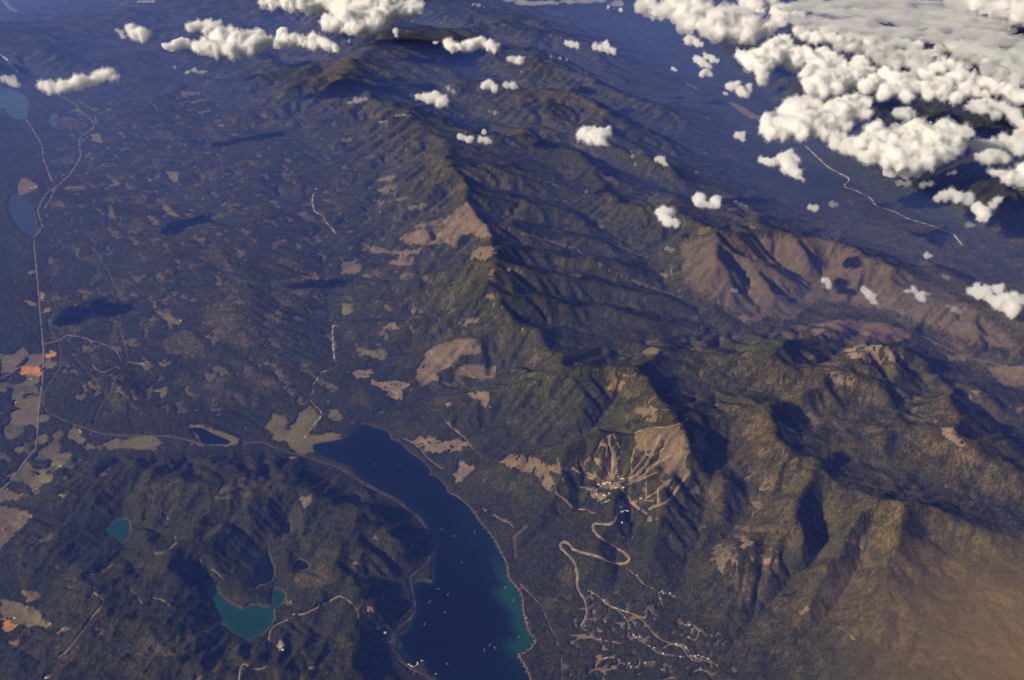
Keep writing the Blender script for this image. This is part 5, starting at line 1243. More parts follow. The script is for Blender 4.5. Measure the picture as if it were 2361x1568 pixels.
def make_cloud(seed, circles, zc, kind, flat=1.0, lean=0.5, zbase=2750.0, vox=None):
    """circles: photo px (x, y, r). Returns (mesh, centre)."""
    rng = np.random.default_rng(seed)
    C = np.array(circles, float)
    cx, cy_ = np.average(C[:, 0], weights=C[:, 2]), np.average(C[:, 1], weights=C[:, 2])
    ax, ay = unproj(cx, cy_, zc)
    D = math.sqrt(float(ax) ** 2 + float(ay) ** 2 + (H_CAM - zc) ** 2); mp = D / FPX
    S = []
    for px, py, r in C:
        z = zc + lean * (cy_ - py) * mp
        R = r * mp
        z = max(z, zbase + 0.35 * R)
        x, y = unproj(px, py, z); x, y = float(x), float(y)
        S.append((x, y, z, R * 1.04))
        if kind in ('dense', 'mid'):
            for k in range(2):      # body in depth
                S.append((x + rng.normal(0, .25) * R, y + rng.uniform(-.9, 1.2) * R, z - rng.uniform(-.1, .3) * R, R * rng.uniform(.7, .95)))
        nc = 7
        for k in range(nc):         # cauliflower bumps
            a = rng.uniform(0, 2 * math.pi); e = rng.uniform(-.25, 1.0) * math.pi / 2
            rr = R * rng.uniform(.16, .34)
            bx, by, bz = x + R * .80 * math.cos(e) * math.cos(a), y + R * .80 * math.cos(e) * math.sin(a), z + R * .80 * math.sin(e) * max(flat, .4)
            S.append((bx, by, bz, rr))
    S = np.array(S)
    org = np.array([float(ax), float(ay), zc])
    Rm = float(np.median(C[:, 2])) * mp * .7
    v = (ICO_V[None] * S[:, None, 3:4] * np.array([1, 1, flat])[None, None] + S[:, None, :3] - org).reshape(-1, 3)
    f = (ICO_F[None] + (np.arange(len(S)) * len(ICO_V))[:, None, None]).reshape(-1, 3)
    # flat base
    zb = zbase - zc
    v[:, 2] = np.where(v[:, 2] < zb, zb + (v[:, 2] - zb) * 0.12, v[:, 2])
    me = grid_mesh('tmp', v, f, True)
    ob = bpy.data.objects.new('tmp', me); col.objects.link(ob)
    md = ob.modifiers.new('r', 'REMESH'); md.mode = 'VOXEL'
    md.voxel_size = {'dense': 2.4, 'mid': 2.2, 'thin': 1.5, 'sheet': 5.0}[kind] * mp
    dg = bpy.context.evaluated_depsgraph_get(); ev = ob.evaluated_get(dg); em = ev.to_mesh()
    n = len(em.vertices); co = np.empty(n * 3, np.float32); em.vertices.foreach_get('co', co); co = co.reshape(-1, 3).astype(float)
    no = np.empty(n * 3, np.float32); em.vertex_normals.foreach_get('vector', no); no = no.reshape(-1, 3)
    nl = len(em.loops); li = np.empty(nl, np.int32); em.loops.foreach_get('vertex_index', li)
    np_ = len(em.polygons); lt = np.empty(np_, np.int32); em.polygons.foreach_get('loop_total', lt)
    ls = np.empty(np_, np.int32); em.polygons.foreach_get('loop_start', ls)
    ev.to_mesh_clear(); bpy.data.objects.remove(ob); bpy.data.meshes.remove(me)
    if n == 0:
        return None
    k4 = int(lt.min()); Q = np.stack([li[ls + k] for k in range(k4)], 1)
    ea = np.concatenate([Q[:, k] for k in range(k4)]); eb = np.concatenate([Q[:, (k + 1) % k4] for k in range(k4)])
    deg = np.bincount(ea, minlength=n) + 1e-9
    for it in range(26 if kind == 'dense' else 9):
        av = np.stack([np.bincount(ea, weights=co[eb, c], minlength=n) / deg for c in range(3)], 1)
        co = co + 0.5 * (av - co)
    w = co + org
    amp = Rm * (0.50 if kind != 'thin' else 0.45)
    up = np.clip(no[:, 2], -1, 1)
    f1 = perlin3(w, Rm * 2.2, seed + 11); f2 = perlin3(w, Rm * 1.0, seed + 12); f3 = perlin3(w, Rm * .5, seed + 13); f4 = perlin3(w, Rm * .26, seed + 14)
    low = sstep(0, Rm * .5, co[:, 2] - (zb - .1 * Rm))
    tops = 0.45 + 0.55 * np.clip(up, 0, 1)
    w1 = worley(w + 200 * np.stack([f2, f3, f2], 1) * Rm / 400, Rm * .8, seed); w2 = worley(w, Rm * .4, seed + 1)
    d = Rm * (0.75 * f1 + 0.55 * f2 + tops * (0.34 * w1 + 0.24 * w2 + 0.18 * f3) + 0.12 * f4 - 0.30)
    if kind in ('thin', 'sheet'):
        d = Rm * (0.8 * f1 + 0.85 * f2 + 0.7 * f3 + 0.4 * f4 - 0.22) if kind == 'thin' else Rm * (0.5 * f1 + 0.4 * f2 + 0.2 * f3)
    d = np.where(up < -.2, np.minimum(d, .15 * Rm), d) * (0.35 + 0.65 * low)
    # soft ragged outer fringe of the same body
    fo = d + Rm * (0.15 + 0.42 * f2 + 0.55 * f3 + 0.36 * f4) * (0.5 + 0.5 * low)
    fringe = co + no * fo[:, None] if kind in ('dense', 'mid') else None
    co = co + no * (d - (0.16 * Rm if fringe is not None else 0))[:, None]
    # keep only connected bodies of some size; the largest is the cloud, others its tufts
    lab_ = np.arange(n)
    so = np.argsort(np.concatenate([ea, eb]), kind='stable'); A2 = np.concatenate([ea, eb])[so]; B2 = np.concatenate([eb, ea])[so]
    st = np.searchsorted(A2, np.arange(n)); st = np.minimum(st, len(A2) - 1)
    while True:
        nl_ = np.minimum(lab_, np.minimum.reduceat(lab_[B2], st))
        nl_ = nl_[nl_]; nl_ = nl_[nl_]
        if (nl_ == lab_).all():
            break
        lab_ = nl_
    ids, cnt = np.unique(lab_, return_counts=True)
    order = np.argsort(-cnt)
    out = []
    for oi in order:
        if out and cnt[oi] < 0.10 * n:
            break
        sel = lab_ == ids[oi]; mp_ = np.cumsum(sel) - 1
        out.append(grid_mesh('cloud', co[sel], mp_[Q[sel[Q[:, 0]]]], True))
    fr_ = None
    if fringe is not None:
        sel = lab_ == ids[order[0]]; mp_ = np.cumsum(sel) - 1
        fr_ = grid_mesh('cloud_fringe', fringe[sel], mp_[Q[sel[Q[:, 0]]]], True)
    return out, org, fr_

CLOUDS = [
    ('mid', 'A', 'long wispy white cloud slanting low over the far left valley', [(300, 590, 35), (360, 600, 42), (440, 595, 52), (520, 580, 52), (590, 555, 52), (660, 530, 48), (730, 525, 45), (790, 535, 35)], .6),
    ('thin', 'A', 'small white wisp touching the left edge above the pale lake', [(40, 545, 30), (80, 560, 36), (115, 575, 26)]),
    ('thin', 'A', 'tiny flat white streak at the top edge, far left', [(965, 12, 20), (1000, 10, 22), (1045, 12, 22)], .5),
    ('mid', 'A', 'small ragged white cloud, leftmost of the top left row', [(905, 205, 30), (940, 235, 40), (980, 240, 42), (1015, 240, 28)]),
    ('thin', 'A', 'torn wisp fringing the leftmost cloud of the top left row', [(810, 210, 18), (840, 225, 22), (850, 255, 20)]),
    ('mid', 'A', 'flat white cloud behind the big top left cloud', [(1320, 195, 32), (1370, 180, 38), (1420, 175, 38), (1480, 188, 40), (1535, 200, 24), (1430, 215, 30)], .7),
    ('dense', 'A', 'large white cloud of many billows, biggest of the top left row', [(1145, 325, 26), (1190, 322, 38), (1240, 305, 38), (1290, 298, 36), (1340, 325, 30), (1390, 332, 40), (1440, 305, 48), (1490, 275, 52), (1540, 265, 58), (1605, 255, 55), (1640, 300, 66), (1700, 285, 48), (1745, 260, 36), (1800, 245, 46), (1845, 285, 38), (1780, 310, 55), (1720, 345, 48), (1600, 350, 55), (1500, 345, 52), (1440, 350, 40)]),
    ('dense', 'A', 'white cloud trailing to the right of the big top left cloud', [(1965, 230, 44), (1925, 290, 38), (1985, 285, 48), (2040, 290, 40), (2095, 295, 38), (2160, 275, 44), (2220, 295, 42), (2270, 315, 40), (2320, 340, 30), (2170, 310, 40)]),
    ('mid', 'A', 'small white puff hanging left of the top edge cloud', [(2270, 150, 44), (2310, 175, 44), (2250, 185, 34)]),
    ('dense', 'A', 'big white cloud crossing the top edge left of centre', [(1820, 5, 40), (1890, 20, 45), (1960, 25, 45), (2040, 15, 55), (2120, 30, 50), (2200, 15, 60), (2290, 25, 50), (2350, 60, 60), (2400, 175, 90), (2480, 100, 80), (2460, 200, 60), (2570, 90, 80), (2600, 180, 55), (2680, 70, 75), (2770, 60, 68), (2850, 70, 60), (2900, 70, 38), (2640, 130, 70), (2420, 60, 70), (2520, 20, 70), (2640, 5, 60)]),
    ('thin', 'A', 'thin white wisp alone below the big top left cloud', [(1290, 500, 22), (1340, 485, 28), (1390, 500, 26), (1420, 495, 18)], .5),
    ('thin', 'A', 'tiny speck of cloud left of the thin wisp', [(1207, 462, 14)]),
    ('mid', 'B', 'little white fragment below the big top edge cloud', [(372, 215, 24), (380, 245, 18)]),
    ('thin', 'B', 'tiny white tuft on the dark crest under the top edge cloud', [(52, 285, 16)]),
    ('dense', 'B', 'broad white cloud with three domes, top centre', [(735, 305, 36), (770, 330, 36), (815, 335, 30), (870, 320, 42), (920, 310, 44), (975, 295, 42), (1030, 325, 38), (1075, 330, 32), (840, 365, 22), (1060, 360, 20)]),
    ('mid', 'B', 'small white cloud just below the three domed cloud', [(1160, 410, 22), (1200, 415, 26), (1235, 420, 32)]),
    ('mid', 'B', 'small round white cloud, left of a close pair near top centre', [(985, 590, 28), (1020, 585, 34), (1055, 605, 28)]),
    ('mid', 'B', 'small round white cloud, right of a close pair near top centre', [(1140, 592, 24), (1180, 590, 28), (1205, 600, 20)]),
    ('mid', 'B', 'white cloud trailing a wisp to its left over the second ridge', [(520, 668, 20), (560, 672, 28), (610, 680, 36), (655, 680, 42), (705, 705, 38), (670, 715, 28)]),
    ('thin', 'B', 'curl of thin cloud above the trailing white cloud', [(735, 605, 20), (740, 625, 18), (775, 635, 20)]),
    ('thin', 'B', 'flat wisp lying on the main crest, uppermost of three', [(50, 710, 24), (100, 700, 30), (150, 688, 30)], .5),
    ('thin', 'B', 'flat wisp lying on the main crest, middle of three', [(380, 800, 22), (430, 797, 24), (475, 795, 16)], .5),
    ('thin', 'B', 'flat wisp lying on the main crest, lowest of three', [(275, 845, 24), (310, 842, 18)], .5),
    ('mid', 'B', 'small white puff, left of two beside the main crest', [(815, 945, 22), (850, 955, 22), (885, 970, 30)]),
    ('mid', 'B', 'stacked pair of puffs, right of two beside the main crest', [(985, 915, 24), (965, 962, 24), (1000, 972, 26), (1030, 980, 18)]),
    ('dense', 'B', 'bright white cloud above the dark central ridges', [(1640, 945, 30), (1680, 930, 42), (1730, 920, 46), (1790, 930, 50), (1840, 925, 36), (1740, 960, 46), (1800, 975, 40), (1830, 1000, 22)]),
    ('thin', 'B', 'faint vertical wisp right of the bright central cloud', [(2005, 1050, 16), (2010, 1080, 20), (2030, 1140, 14)]),
    ('mid', 'B', 'small comma shaped white cloud right of centre', [(2190, 1100, 24), (2215, 1110, 28), (2240, 1140, 20)]),
    ('mid', 'B', 'flat little cloud, left of two above the far valley', [(1555, 298, 20), (1590, 308, 24), (1630, 318, 22)]),
    ('mid', 'B', 'peaked little cloud, right of two above the far valley', [(1750, 325, 20), (1790, 335, 26), (1825, 310, 26), (1840, 340, 30), (1880, 355, 26)]),
    ('thin', 'B', 'row of three tiny wisps on a far ridge', [(1450, 395, 15), (1510, 403, 18), (1560, 415, 14)]),
    ('thin', 'B', 'thin streak near the top edge right of the big cloud', [(915, 30, 20), (950, 38, 22), (985, 46, 14)], .5),
    ('mid', 'B', 'tiny oval puff left of the three domed cloud', [(640, 295, 15), (660, 298, 13)]),
    ('thin', 'B', 'tiny torn wisp over the dark middle ridge', [(1020, 768, 14), (1060, 780, 20), (1085, 778, 12)]),
    ('mid', 'B', 'tiny puff over the far valley floor', [(2290, 475, 18), (2315, 485, 14)]),
    ('dense', 'B', 'bright rounded cloud standing left of the brown bare hills', [(2190, 1475, 34), (2230, 1465, 40), (2270, 1480, 38), (2225, 1510, 40), (2255, 1535, 40), (2310, 1545, 30)]),
    ('thin', 'B', 'tiny smudge of cloud above the second bright ridge', [(1695, 1325, 16)]),
    ('mid', 'B', 'first of three specks of cloud near the top edge right', [(1845, 52, 16)]),
    ('mid', 'B', 'last of three specks of cloud near the top edge right', [(1888, 64, 11), (1930, 70, 18)]),
    ('mid', 'C', 'small white cloud under the dark far cloud bank', [(30, 280, 28), (65, 285, 30), (105, 305, 26), (130, 312, 18)]),
    ('mid', 'C', 'slanting white cloud, left of a pair over the far valley', [(95, 410, 26), (125, 430, 30), (165, 450, 22), (200, 465, 14)]),
    ('mid', 'C', 'slanting white cloud, right of a pair over the far valley', [(165, 395, 22), (205, 405, 24), (240, 428, 18)]),
    ('mid', 'C', 'small dome of cloud below the slanting pair', [(135, 512, 24), (165, 505, 28), (190, 515, 20)]),
    ('mid', 'C', 'white cloud split in two horns over the far valley', [(335, 600, 30), (375, 595, 32), (405, 635, 32), (430, 660, 24), (460, 600, 26), (465, 630, 26)]),
    ('mid', 'C', 'tiny puff left of the horned cloud', [(285, 640, 14), (305, 648, 14)]),
    ('dense', 'C', 'tall stepped white cloud at the upper right, tower on its left', [(400, 385, 34), (440, 400, 48), (480, 440, 50), (540, 400, 58), (590, 350, 56), (640, 320, 54), (690, 290, 46), (735, 310, 36), (640, 400, 60), (590, 450, 52), (550, 490, 42), (540, 535, 40), (700, 370, 48), (770, 370, 44), (830, 365, 42), (880, 385, 42), (950, 360, 42), (1000, 385, 36), (1060, 400, 34), (800, 415, 44), (900, 425, 40)]),
    ('mid', 'C', 'smooth lens shaped cloud under the stepped white cloud', [(720, 450, 34), (770, 445, 44), (815, 455, 36), (765, 470, 40)], .7),
    ('dense', 'C', 'wide rounded white cumulus in the middle of the right cloud field', [(850, 520, 40), (890, 490, 52), (950, 470, 56), (1010, 455, 54), (1070, 450, 52), (1130, 470, 52), (1200, 460, 52), (1260, 460, 42), (1290, 510, 42), (870, 580, 44), (930, 600, 60), (1000, 570, 78), (1080, 560, 76), (1160, 540, 66), (1230, 530, 60), (980, 640, 44), (1070, 630, 46), (880, 625, 34)]),
    ('dense', 'C', 'ragged white cloud trailing right from the wide rounded cumulus', [(1270, 600, 50), (1330, 570, 50), (1390, 520, 46), (1430, 510, 36), (1450, 560, 56), (1520, 560, 52), (1580, 550, 44), (1500, 620, 52), (1580, 620, 46), (1650, 610, 42), (1720, 605, 44), (1790, 605, 44), (1850, 605, 34), (1700, 650, 40), (1400, 640, 50), (1550, 670, 40), (1900, 680, 44), (1960, 660, 38), (1800, 660, 40)]),
    ('dense', 'C', 'great white cumulus with a bulging left flank, lower left of the cloud field', [(560, 830, 34), (600, 810, 36), (580, 880, 52), (610, 930, 46), (660, 860, 60), (700, 770, 46), (740, 730, 50), (800, 710, 44), (860, 715, 46), (920, 735, 44), (960, 740, 36), (790, 790, 80), (760, 880, 76), (700, 940, 48), (850, 850, 80), (930, 820, 66), (1010, 760, 52), (1050, 720, 48), (1110, 710, 46), (1180, 690, 46), (1230, 690, 38), (1280, 720, 36), (1100, 790, 70), (1190, 770, 64), (1260, 790, 46), (1020, 860, 64), (1110, 860, 52), (930, 900, 54), (830, 950, 40), (1000, 930, 40)]),
    ('dense', 'C', 'largest bright white cumulus with twin towers above the right valley', [(1320, 900, 46), (1360, 890, 46), (1300, 960, 52), (1240, 990, 44), (1380, 960, 50), (1430, 950, 46), (1490, 930, 48), (1480, 1010, 70), (1560, 960, 62), (1590, 890, 52), (1640, 870, 48), (1660, 940, 70), (1720, 990, 76), (1770, 900, 52), (1815, 870, 50), (1850, 920, 60), (1800, 980, 76), (1910, 930, 50), (1960, 930, 44), (1900, 1000, 56), (1860, 1070, 46), (1780, 1060, 70), (1680, 1070, 72), (1590, 1060, 72), (1500, 1080, 66), (1420, 1070, 60), (1350, 1050, 56), (1290, 1090, 48), (1600, 1140, 52), (1700, 1140, 48), (1500, 1140, 50), (1400, 1130, 42)]),
    ('mid', 'C', 'grey ragged cloud joining the two great cumulus clouds', [(1060, 950, 34), (1110, 955, 34), (1160, 985, 36), (1110, 1010, 42), (1190, 1040, 44), (1250, 1080, 40), (1060, 1000, 40), (940, 985, 34), (1320, 1150, 40), (1430, 1200, 40), (1530, 1220, 40), (1620, 1210, 36)]),
    ('thin', 'C', 'faint torn shreds below the largest bright cumulus', [(1500, 1265, 26), (1560, 1270, 28), (1660, 1280, 30), (1720, 1270, 26)]),
    ('dense', 'C', 'white wedge shaped cloud left of the far river', [(535, 1105, 22), (575, 1115, 28), (620, 1125, 34), (670, 1105, 40), (715, 1080, 36), (745, 1065, 26), (770, 1110, 42), (720, 1130, 48), (760, 1170, 44), (710, 1170, 34), (790, 1205, 32), (830, 1245, 20)]),
    ('mid', 'C', 'small ragged cloud above the wedge shaped cloud', [(370, 935, 24), (405, 940, 28), (425, 920, 18), (415, 965, 20)]),
    ('dense', 'C', 'heart shaped white cloud over the brown range', [(95, 1375, 34), (135, 1375, 34), (115, 1410, 34), (150, 1410, 26), (190, 1415, 26), (220, 1395, 34), (250, 1375, 26), (240, 1420, 30)]),
    ('thin', 'C', 'thin streak of cloud right of the heart shaped cloud', [(360, 1395, 20), (400, 1410, 22), (440, 1425, 16)], .5),
    ('mid', 'C', 'small puff near the far river, left of two', [(885, 1440, 22), (915, 1445, 26), (930, 1425, 14)]),
    ('thin', 'C', 'fading puff near the far river, right of two', [(1030, 1410, 24), (1060, 1420, 20)]),
    ('mid', 'C', 'small cream cloud in the gap of the right cloud field', [(1480, 780, 32), (1520, 790, 36), (1560, 780, 34), (1590, 790, 24), (1550, 815, 24)]),
    ('mid', 'C', 'little cream puff above the largest bright cumulus', [(1450, 875, 20), (1480, 872, 22)]),
    ('mid', 'C', 'small cloud right of the largest bright cumulus, upper one', [(2020, 1000, 36), (2080, 1010, 42), (2140, 1005, 40), (2190, 1015, 30)]),
    ('mid', 'C', 'dumpling shaped cloud right of the largest bright cumulus, lower one', [(2050, 1090, 34), (2100, 1085, 40), (2160, 1080, 42), (2210, 1090, 36), (2130, 1110, 34)]),
    ('mid', 'C', 'grey cloud at the right edge beside the cumulus field', [(2220, 970, 40), (2280, 1000, 44), (2340, 1030, 46), (2400, 1000, 60), (2240, 1010, 30)]),
    ('mid', 'C', 'round cloud on the right edge above the grey one', [(2320, 930, 30), (2370, 920, 45)]),
    ('dense', 'C', 'cream cloud cut by the right edge below the cumulus field', [(2150, 1195, 28), (2200, 1215, 34), (2250, 1245, 38), (2300, 1225, 46), (2350, 1180, 46), (2360, 1240, 50), (2420, 1200, 60)]),
    ('mid', 'C', 'flat ragged cloud low over the right valley floor', [(1760, 1375, 26), (1810, 1365, 34), (1860, 1350, 34), (1900, 1370, 38), (1960, 1370, 36), (1990, 1355, 20)]),
    ('dense', 'C', 'lumpy white cloud at the right, larger of a close pair', [(2000, 1440, 22), (2040, 1440, 34), (2070, 1465, 40), (2110, 1465, 30), (2060, 1505, 34), (2100, 1515, 26)]),
    ('mid', 'C', 'small tilted cloud at the right, smaller of a close pair', [(2145, 1415, 26), (2180, 1395, 26), (2205, 1378, 16)]),
    ('thin', 'C', 'faint puff beneath the lumpy right cloud', [(1975, 1555, 24), (2010, 1558, 20)]),
    ('thin', 'C', 'tiny wisp right of the largest bright cumulus', [(1840, 1200, 18), (1880, 1192, 20)]),
    ('thin', 'C', 'thin grey shreds in the right gap of the cumulus', [(1900, 865, 22), (1950, 870, 22), (2000, 862, 16)], .6),
    # stratocumulus bank, upper right
    ('dense', 'C', 'left part of the long cream cloud bank at the upper right', [(800, 220, 36), (860, 250, 40), (920, 270, 44), (980, 215, 44), (1040, 210, 40), (1000, 270, 50), (1080, 290, 50), (1150, 290, 48), (1220, 280, 44), (1290, 290, 44), (1180, 340, 46), (1100, 330, 40), (1350, 290, 44), (1280, 350, 48)], .7),
    ('dense', 'C', 'middle part of the long cream cloud bank, humped tops', [(1330, 370, 48), (1400, 340, 54), (1470, 310, 50), (1540, 310, 50), (1600, 330, 48), (1380, 410, 48), (1450, 400, 56), (1540, 390, 60), (1630, 390, 56), (1700, 380, 50), (1760, 420, 54), (1500, 450, 48), (1600, 460, 52), (1700, 460, 54)], .7),
    ('dense', 'C', 'right part of the long cream cloud bank running off the right edge', [(1760, 480, 56), (1840, 460, 54), (1920, 480, 58), (1680, 520, 48), (1780, 550, 50), (1880, 550, 60), (1980, 540, 60), (1990, 610, 56), (2080, 580, 60), (2180, 610, 62), (2280, 640, 62), (2380, 680, 70), (2060, 650, 50)], .6),
    ('dense', 'C', 'bright white headland of cloud above the bank at the right edge', [(2100, 430, 34), (2090, 480, 40), (2140, 470, 44), (2190, 490, 46), (2250, 480, 48), (2310, 500, 50), (2380, 510, 60), (2200, 530, 40), (2300, 560, 50)]),
    ('mid', 'C', 'smooth cream shelf cloud below the bank at the right', [(1990, 740, 40), (2050, 720, 48), (2120, 720, 52), (2190, 740, 52), (2260, 780, 50), (2320, 820, 46), (2380, 860, 60), (2080, 770, 40), (2160, 790, 36)], .5),
    ('mid', 'C', 'pale far billows behind the right cloud bank', [(1850, 310, 44), (1920, 320, 50), (1990, 330, 50), (2060, 370, 50), (2130, 390, 46), (2180, 410, 38), (1950, 380, 50), (2050, 420, 44), (1780, 350, 40)], .7),
    ('mid', 'C', 'grey edged cloud on the right edge behind the bank', [(2260, 400, 44), (2320, 390, 50), (2370, 360, 60), (2350, 440, 50)]),
    # far bank at the top
    ('mid', 'C', 'cream grey far cloud bank at the top right of centre', [(-250, 45, 70), (-150, 70, 80), (-60, 50, 90), (30, 90, 90), (130, 80, 100), (60, 170, 70), (160, 180, 80), (260, 150, 100), (380, 120, 100), (480, 170, 90), (350, 230, 70), (240, 240, 60), (580, 190, 80), (460, 240, 60)], .5),
    ('dense', 'C', 'brilliant white crown on the far cloud bank', [(440, 20, 50), (500, 30, 60), (560, 0, 60), (520, 70, 44), (620, 30, 40)]),
    ('mid', 'C', 'small cream tower right of the brilliant white crown', [(640, 90, 40), (690, 70, 40), (730, 55, 30), (700, 120, 40), (660, 150, 40), (700, 170, 30), (780, 100, 30), (830, 105, 26)]),
    ('sheet', 'B', 'thin grey white sheet of far cloud along the top edge', [(1150, 0, 60), (1250, 20, 60), (1350, 30, 70), (1450, 25, 70), (1560, 10, 70), (1680, 10, 60), (1780, 5, 60), (1900, 30, 60)], .18),
    ('sheet', 'C', 'lavender grey cloud sheet, lower band at the top right', 'area', [(760, 130), (1000, 130), (1400, 190), (1800, 250), (2100, 330), (2200, 390), (1900, 300), (1500, 270), (1200, 240), (900, 200)], .16),
    ('sheet', 'C', 'lavender grey cloud sheet, upper band on the top right edge', 'area', [(760, -30), (1100, -40), (1500, -30), (1900, 40), (2150, 150), (2361, 260), (2400, 330), (2100, 280), (1700, 200), (1300, 140), (1000, 100), (780, 70)], .16),
    ('mid', 'C', 'smooth cream cloud filling the top right corner', [(1900, 0, 60), (1990, 20, 80), (2080, 40, 90), (2180, 50, 100), (2280, 80, 100), (2380, 120, 110), (2250, 150, 70), (2350, 210, 70), (2150, 110, 60)], .35),
    # over the right hand hills
    ('mid', 'F', 'small white puff on the right flank of the brown massif', [(975, 375, 24), (1005, 385, 24), (1010, 410, 20)]),
    ('mid', 'F', 'ragged slanting cloud above the middle brown spurs', [(1245, 430, 22), (1270, 450, 26), (1290, 480, 28), (1310, 490, 26), (1330, 520, 22)]),
    ('mid', 'F', 'forked ragged cloud above the middle brown spurs', [(1555, 445, 20), (1600, 440, 22), (1630, 480, 26), (1665, 470, 26), (1660, 500, 26), (1700, 465, 14)]),
    ('dense', 'F', 'lone bright cream cloud over the hills near the right edge', [(1990, 440, 30), (2030, 410, 28), (2040, 455, 36), (2090, 470, 36), (2110, 420, 26), (2160, 430, 30), (2200, 415, 26), (2140, 510, 38), (2190, 540, 44), (2240, 500, 40), (2290, 490, 38), (2270, 560, 44), (2280, 600, 34), (2330, 530, 40), (2370, 510, 36)]),
    ('mid', 'F', 'small puff above the dark shadowed river plain', [(1690, 200, 20), (1720, 205, 18)]),
    ('thin', 'F', 'faint smudge of cloud right of the forked ragged cloud', [(1810, 345, 18), (1835, 355, 20)]),
    ('thin', 'F', 'faint torn cloud left of the lone bright cloud', [(1830, 550, 20), (1880, 570, 26), (1920, 590, 22), (1950, 570, 16)]),
    ('thin', 'F', 'faint puff over the dark hollow of the brown massif', [(345, 440, 20), (372, 440, 20)]),
    ('thin', 'F', 'thin puff over the upper edge of the brown massif', [(480, 5, 16), (500, 8, 14)]),
    ('thin', 'E', 'pale patch of cloud on the left edge of the brown massif', [(2250, 150, 24), (2280, 165, 22)]),
    ('thin', 'E', 'small white shreds on the dark centre ridge', [(1100, 293, 12), (1160, 297, 20), (1210, 275, 12)]),
]
CLOUDS += [
    ('dense', 'C', 'cumulus beyond the right edge continuing the cloud field, upper one', [(2560, 700, 60), (2640, 720, 80), (2740, 740, 80), (2840, 780, 70), (2680, 660, 60)]),
    ('dense', 'C', 'cumulus beyond the right edge continuing the cloud field, lower one', [(2560, 1010, 60), (2640, 1000, 80), (2740, 1030, 90), (2850, 1060, 70), (2720, 950, 60)]),
    ('mid', 'C', 'small cloud beyond the right edge near the valley floor', [(2560, 1300, 40), (2620, 1310, 50), (2680, 1330, 40)]),
    ('dense', 'C', 'stretched cloud beyond the right edge behind the bank', [(2600, 420, 70), (2720, 460, 90), (2850, 500, 90), (2980, 560, 80)], .6),
]
# clouds west of the picture whose shadows lie across the left valley
SHADOWERS = [('mid', 3300.0, 'ragged cloud west of the view above the left valley', [(-210, 345, 26), (-160, 338, 30), (-100, 348, 28), (-190, 366, 24), (-60, 352, 22), (-250, 360, 22)]),
             ('mid', 5200.0, 'high long cloud far west of the view', [(-560, 327, 20), (-500, 322, 24), (-440, 322, 24), (-380, 330, 20), (-330, 334, 14)]),
             ('mid', 3300.0, 'low cloud beyond the left edge, southernmost of those out west', [(-640, 520, 26), (-700, 535, 30), (-590, 528, 24)])]
ncl = 0
for kind, panel, lab, circ, *fl in CLOUDS:
    if circ == 'area':          # a wide layer: fill an outline with flat lumps
        poly = fl[0]; fl = fl[1:]
        rg = np.random.default_rng(900 + ncl); A_ = np.array(poly); circ = []
        while len(circ) < 150:
            qx, qy = rg.uniform(A_[:, 0].min(), A_[:, 0].max()), rg.uniform(A_[:, 1].min(), A_[:, 1].max())
            if in_poly(np.array([qx]), np.array([qy]), poly)[0]:
                circ.append((qx, qy, rg.uniform(60, 120)))
    c = [(p[0], p[1], p[2] * SCL[panel]) for p in T(panel, circ)]
    flat = fl[0] if fl else 1.0
    zc = 3500.0 if len(circ) > 12 else 3150.0
    if kind == 'sheet':
        zc = 4600.0
    r = make_cloud(100 + ncl, c, zc, kind, flat, lean=0.5 if flat > .4 else 0.0)
    ncl += 1
    if r is None:
        continue
    o = put('cumulus_cloud' if kind != 'sheet' else 'sheet_cloud', r[0][0], CM[kind], label=lab, category='cloud', group='clouds over the mountains')
    o.location = r[1].tolist()
    if r[2] is not None:
        put('fringe', r[2], CM['fringe'], parent=o)
    for extra in r[0][1:]:
        put('cloud_tuft', extra, CM[kind], parent=o)
for kind, zc, lab, circ in SHADOWERS:
    r = make_cloud(500 + ncl, circ, zc, kind, .7, lean=0.0, zbase=zc - 500); ncl += 1
    o = put('cumulus_cloud', r[0][0], CM[kind], label=lab, category='cloud', group='clouds over the mountains')
    o.location = r[1].tolist()
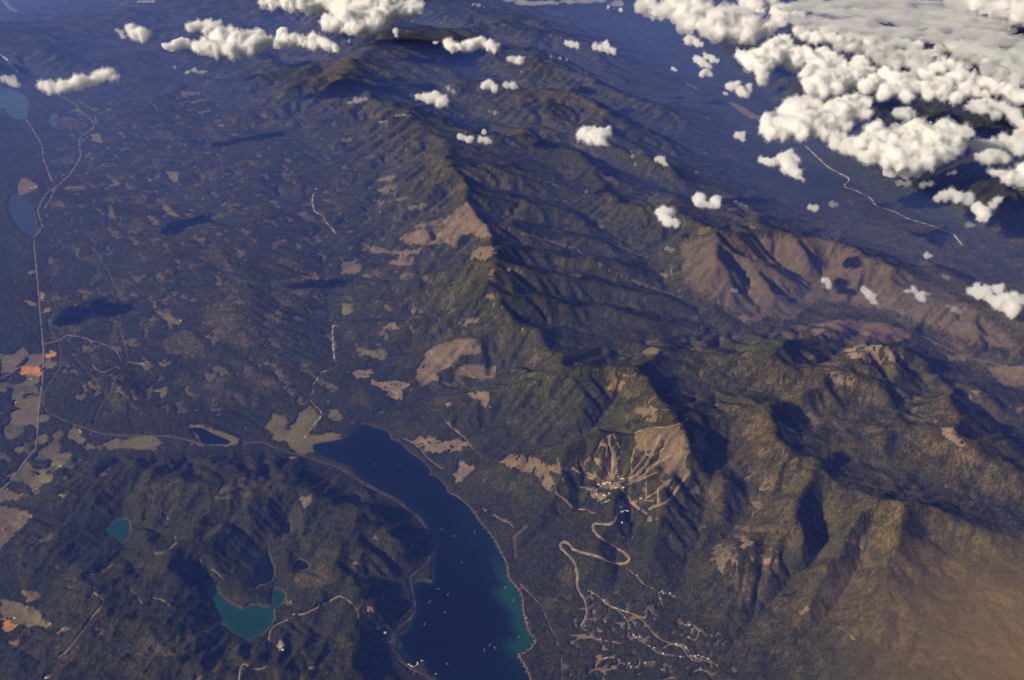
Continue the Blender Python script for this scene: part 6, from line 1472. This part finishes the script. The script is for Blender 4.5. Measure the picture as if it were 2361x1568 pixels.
# ------------------------------------------------------------------ haze
def box_mesh(name, x0, x1, y0, y1, z0, z1):
    v = [(x, y, z) for z in (z0, z1) for y in (y0, y1) for x in (x0, x1)]
    f = [(0, 2, 3, 1), (4, 5, 7, 6), (0, 1, 5, 4), (2, 6, 7, 3), (0, 4, 6, 2), (1, 3, 7, 5)]
    me = bpy.data.meshes.new(name); me.from_pydata(v, [], f); me.update()
    return me
m = bpy.data.materials.new('blue_air'); m.use_nodes = True
nt = m.node_tree; nt.nodes.remove(nt.nodes['Principled BSDF'])
pv = nt.nodes.new('ShaderNodeVolumePrincipled')
HAZE_TOP = 2300.0   # the hazy lower air ends below the cloud bases
pv.inputs['Color'].default_value = (0.115, 0.215, 1.0, 1)
pv.inputs['Absorption Color'].default_value = (1, 1, 1, 1)
pv.inputs['Density'].default_value = 5.2e-5
pv.inputs['Anisotropy'].default_value = 0.0
nt.links.new(pv.outputs[0], nt.nodes['Material Output'].inputs['Volume'])
put('haze', box_mesh('haze', -230000, 230000, 3000, 160000, -120, max(HAZE_TOP, float(Z.max()) + 60)), m, kind='stuff', label='thin blue haze lying over the whole landscape', category='haze')

# ------------------------------------------------------------------ amber window reflection, added as thin volumes over the near right hand slopes
m = bpy.data.materials.new('amber_glare'); m.use_nodes = True
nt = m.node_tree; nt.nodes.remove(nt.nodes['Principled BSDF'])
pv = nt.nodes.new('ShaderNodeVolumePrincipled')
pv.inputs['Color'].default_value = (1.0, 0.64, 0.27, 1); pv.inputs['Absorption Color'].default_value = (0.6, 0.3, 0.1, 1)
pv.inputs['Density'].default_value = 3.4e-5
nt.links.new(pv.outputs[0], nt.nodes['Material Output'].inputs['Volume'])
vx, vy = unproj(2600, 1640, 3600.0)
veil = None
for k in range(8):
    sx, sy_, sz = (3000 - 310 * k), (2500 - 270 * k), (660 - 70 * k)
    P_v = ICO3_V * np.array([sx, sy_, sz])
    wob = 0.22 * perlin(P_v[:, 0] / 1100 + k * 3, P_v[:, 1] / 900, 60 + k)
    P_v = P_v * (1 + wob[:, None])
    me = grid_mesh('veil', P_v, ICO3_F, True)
    o = put('glare_veil' if k == 0 else 'veil_layer', me, m, parent=veil)
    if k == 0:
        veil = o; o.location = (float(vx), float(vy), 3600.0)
        o['kind'] = 'stuff'; o['label'] = 'thin amber smoke veil, a window reflection hung over the bottom right slopes'; o['category'] = 'glare'
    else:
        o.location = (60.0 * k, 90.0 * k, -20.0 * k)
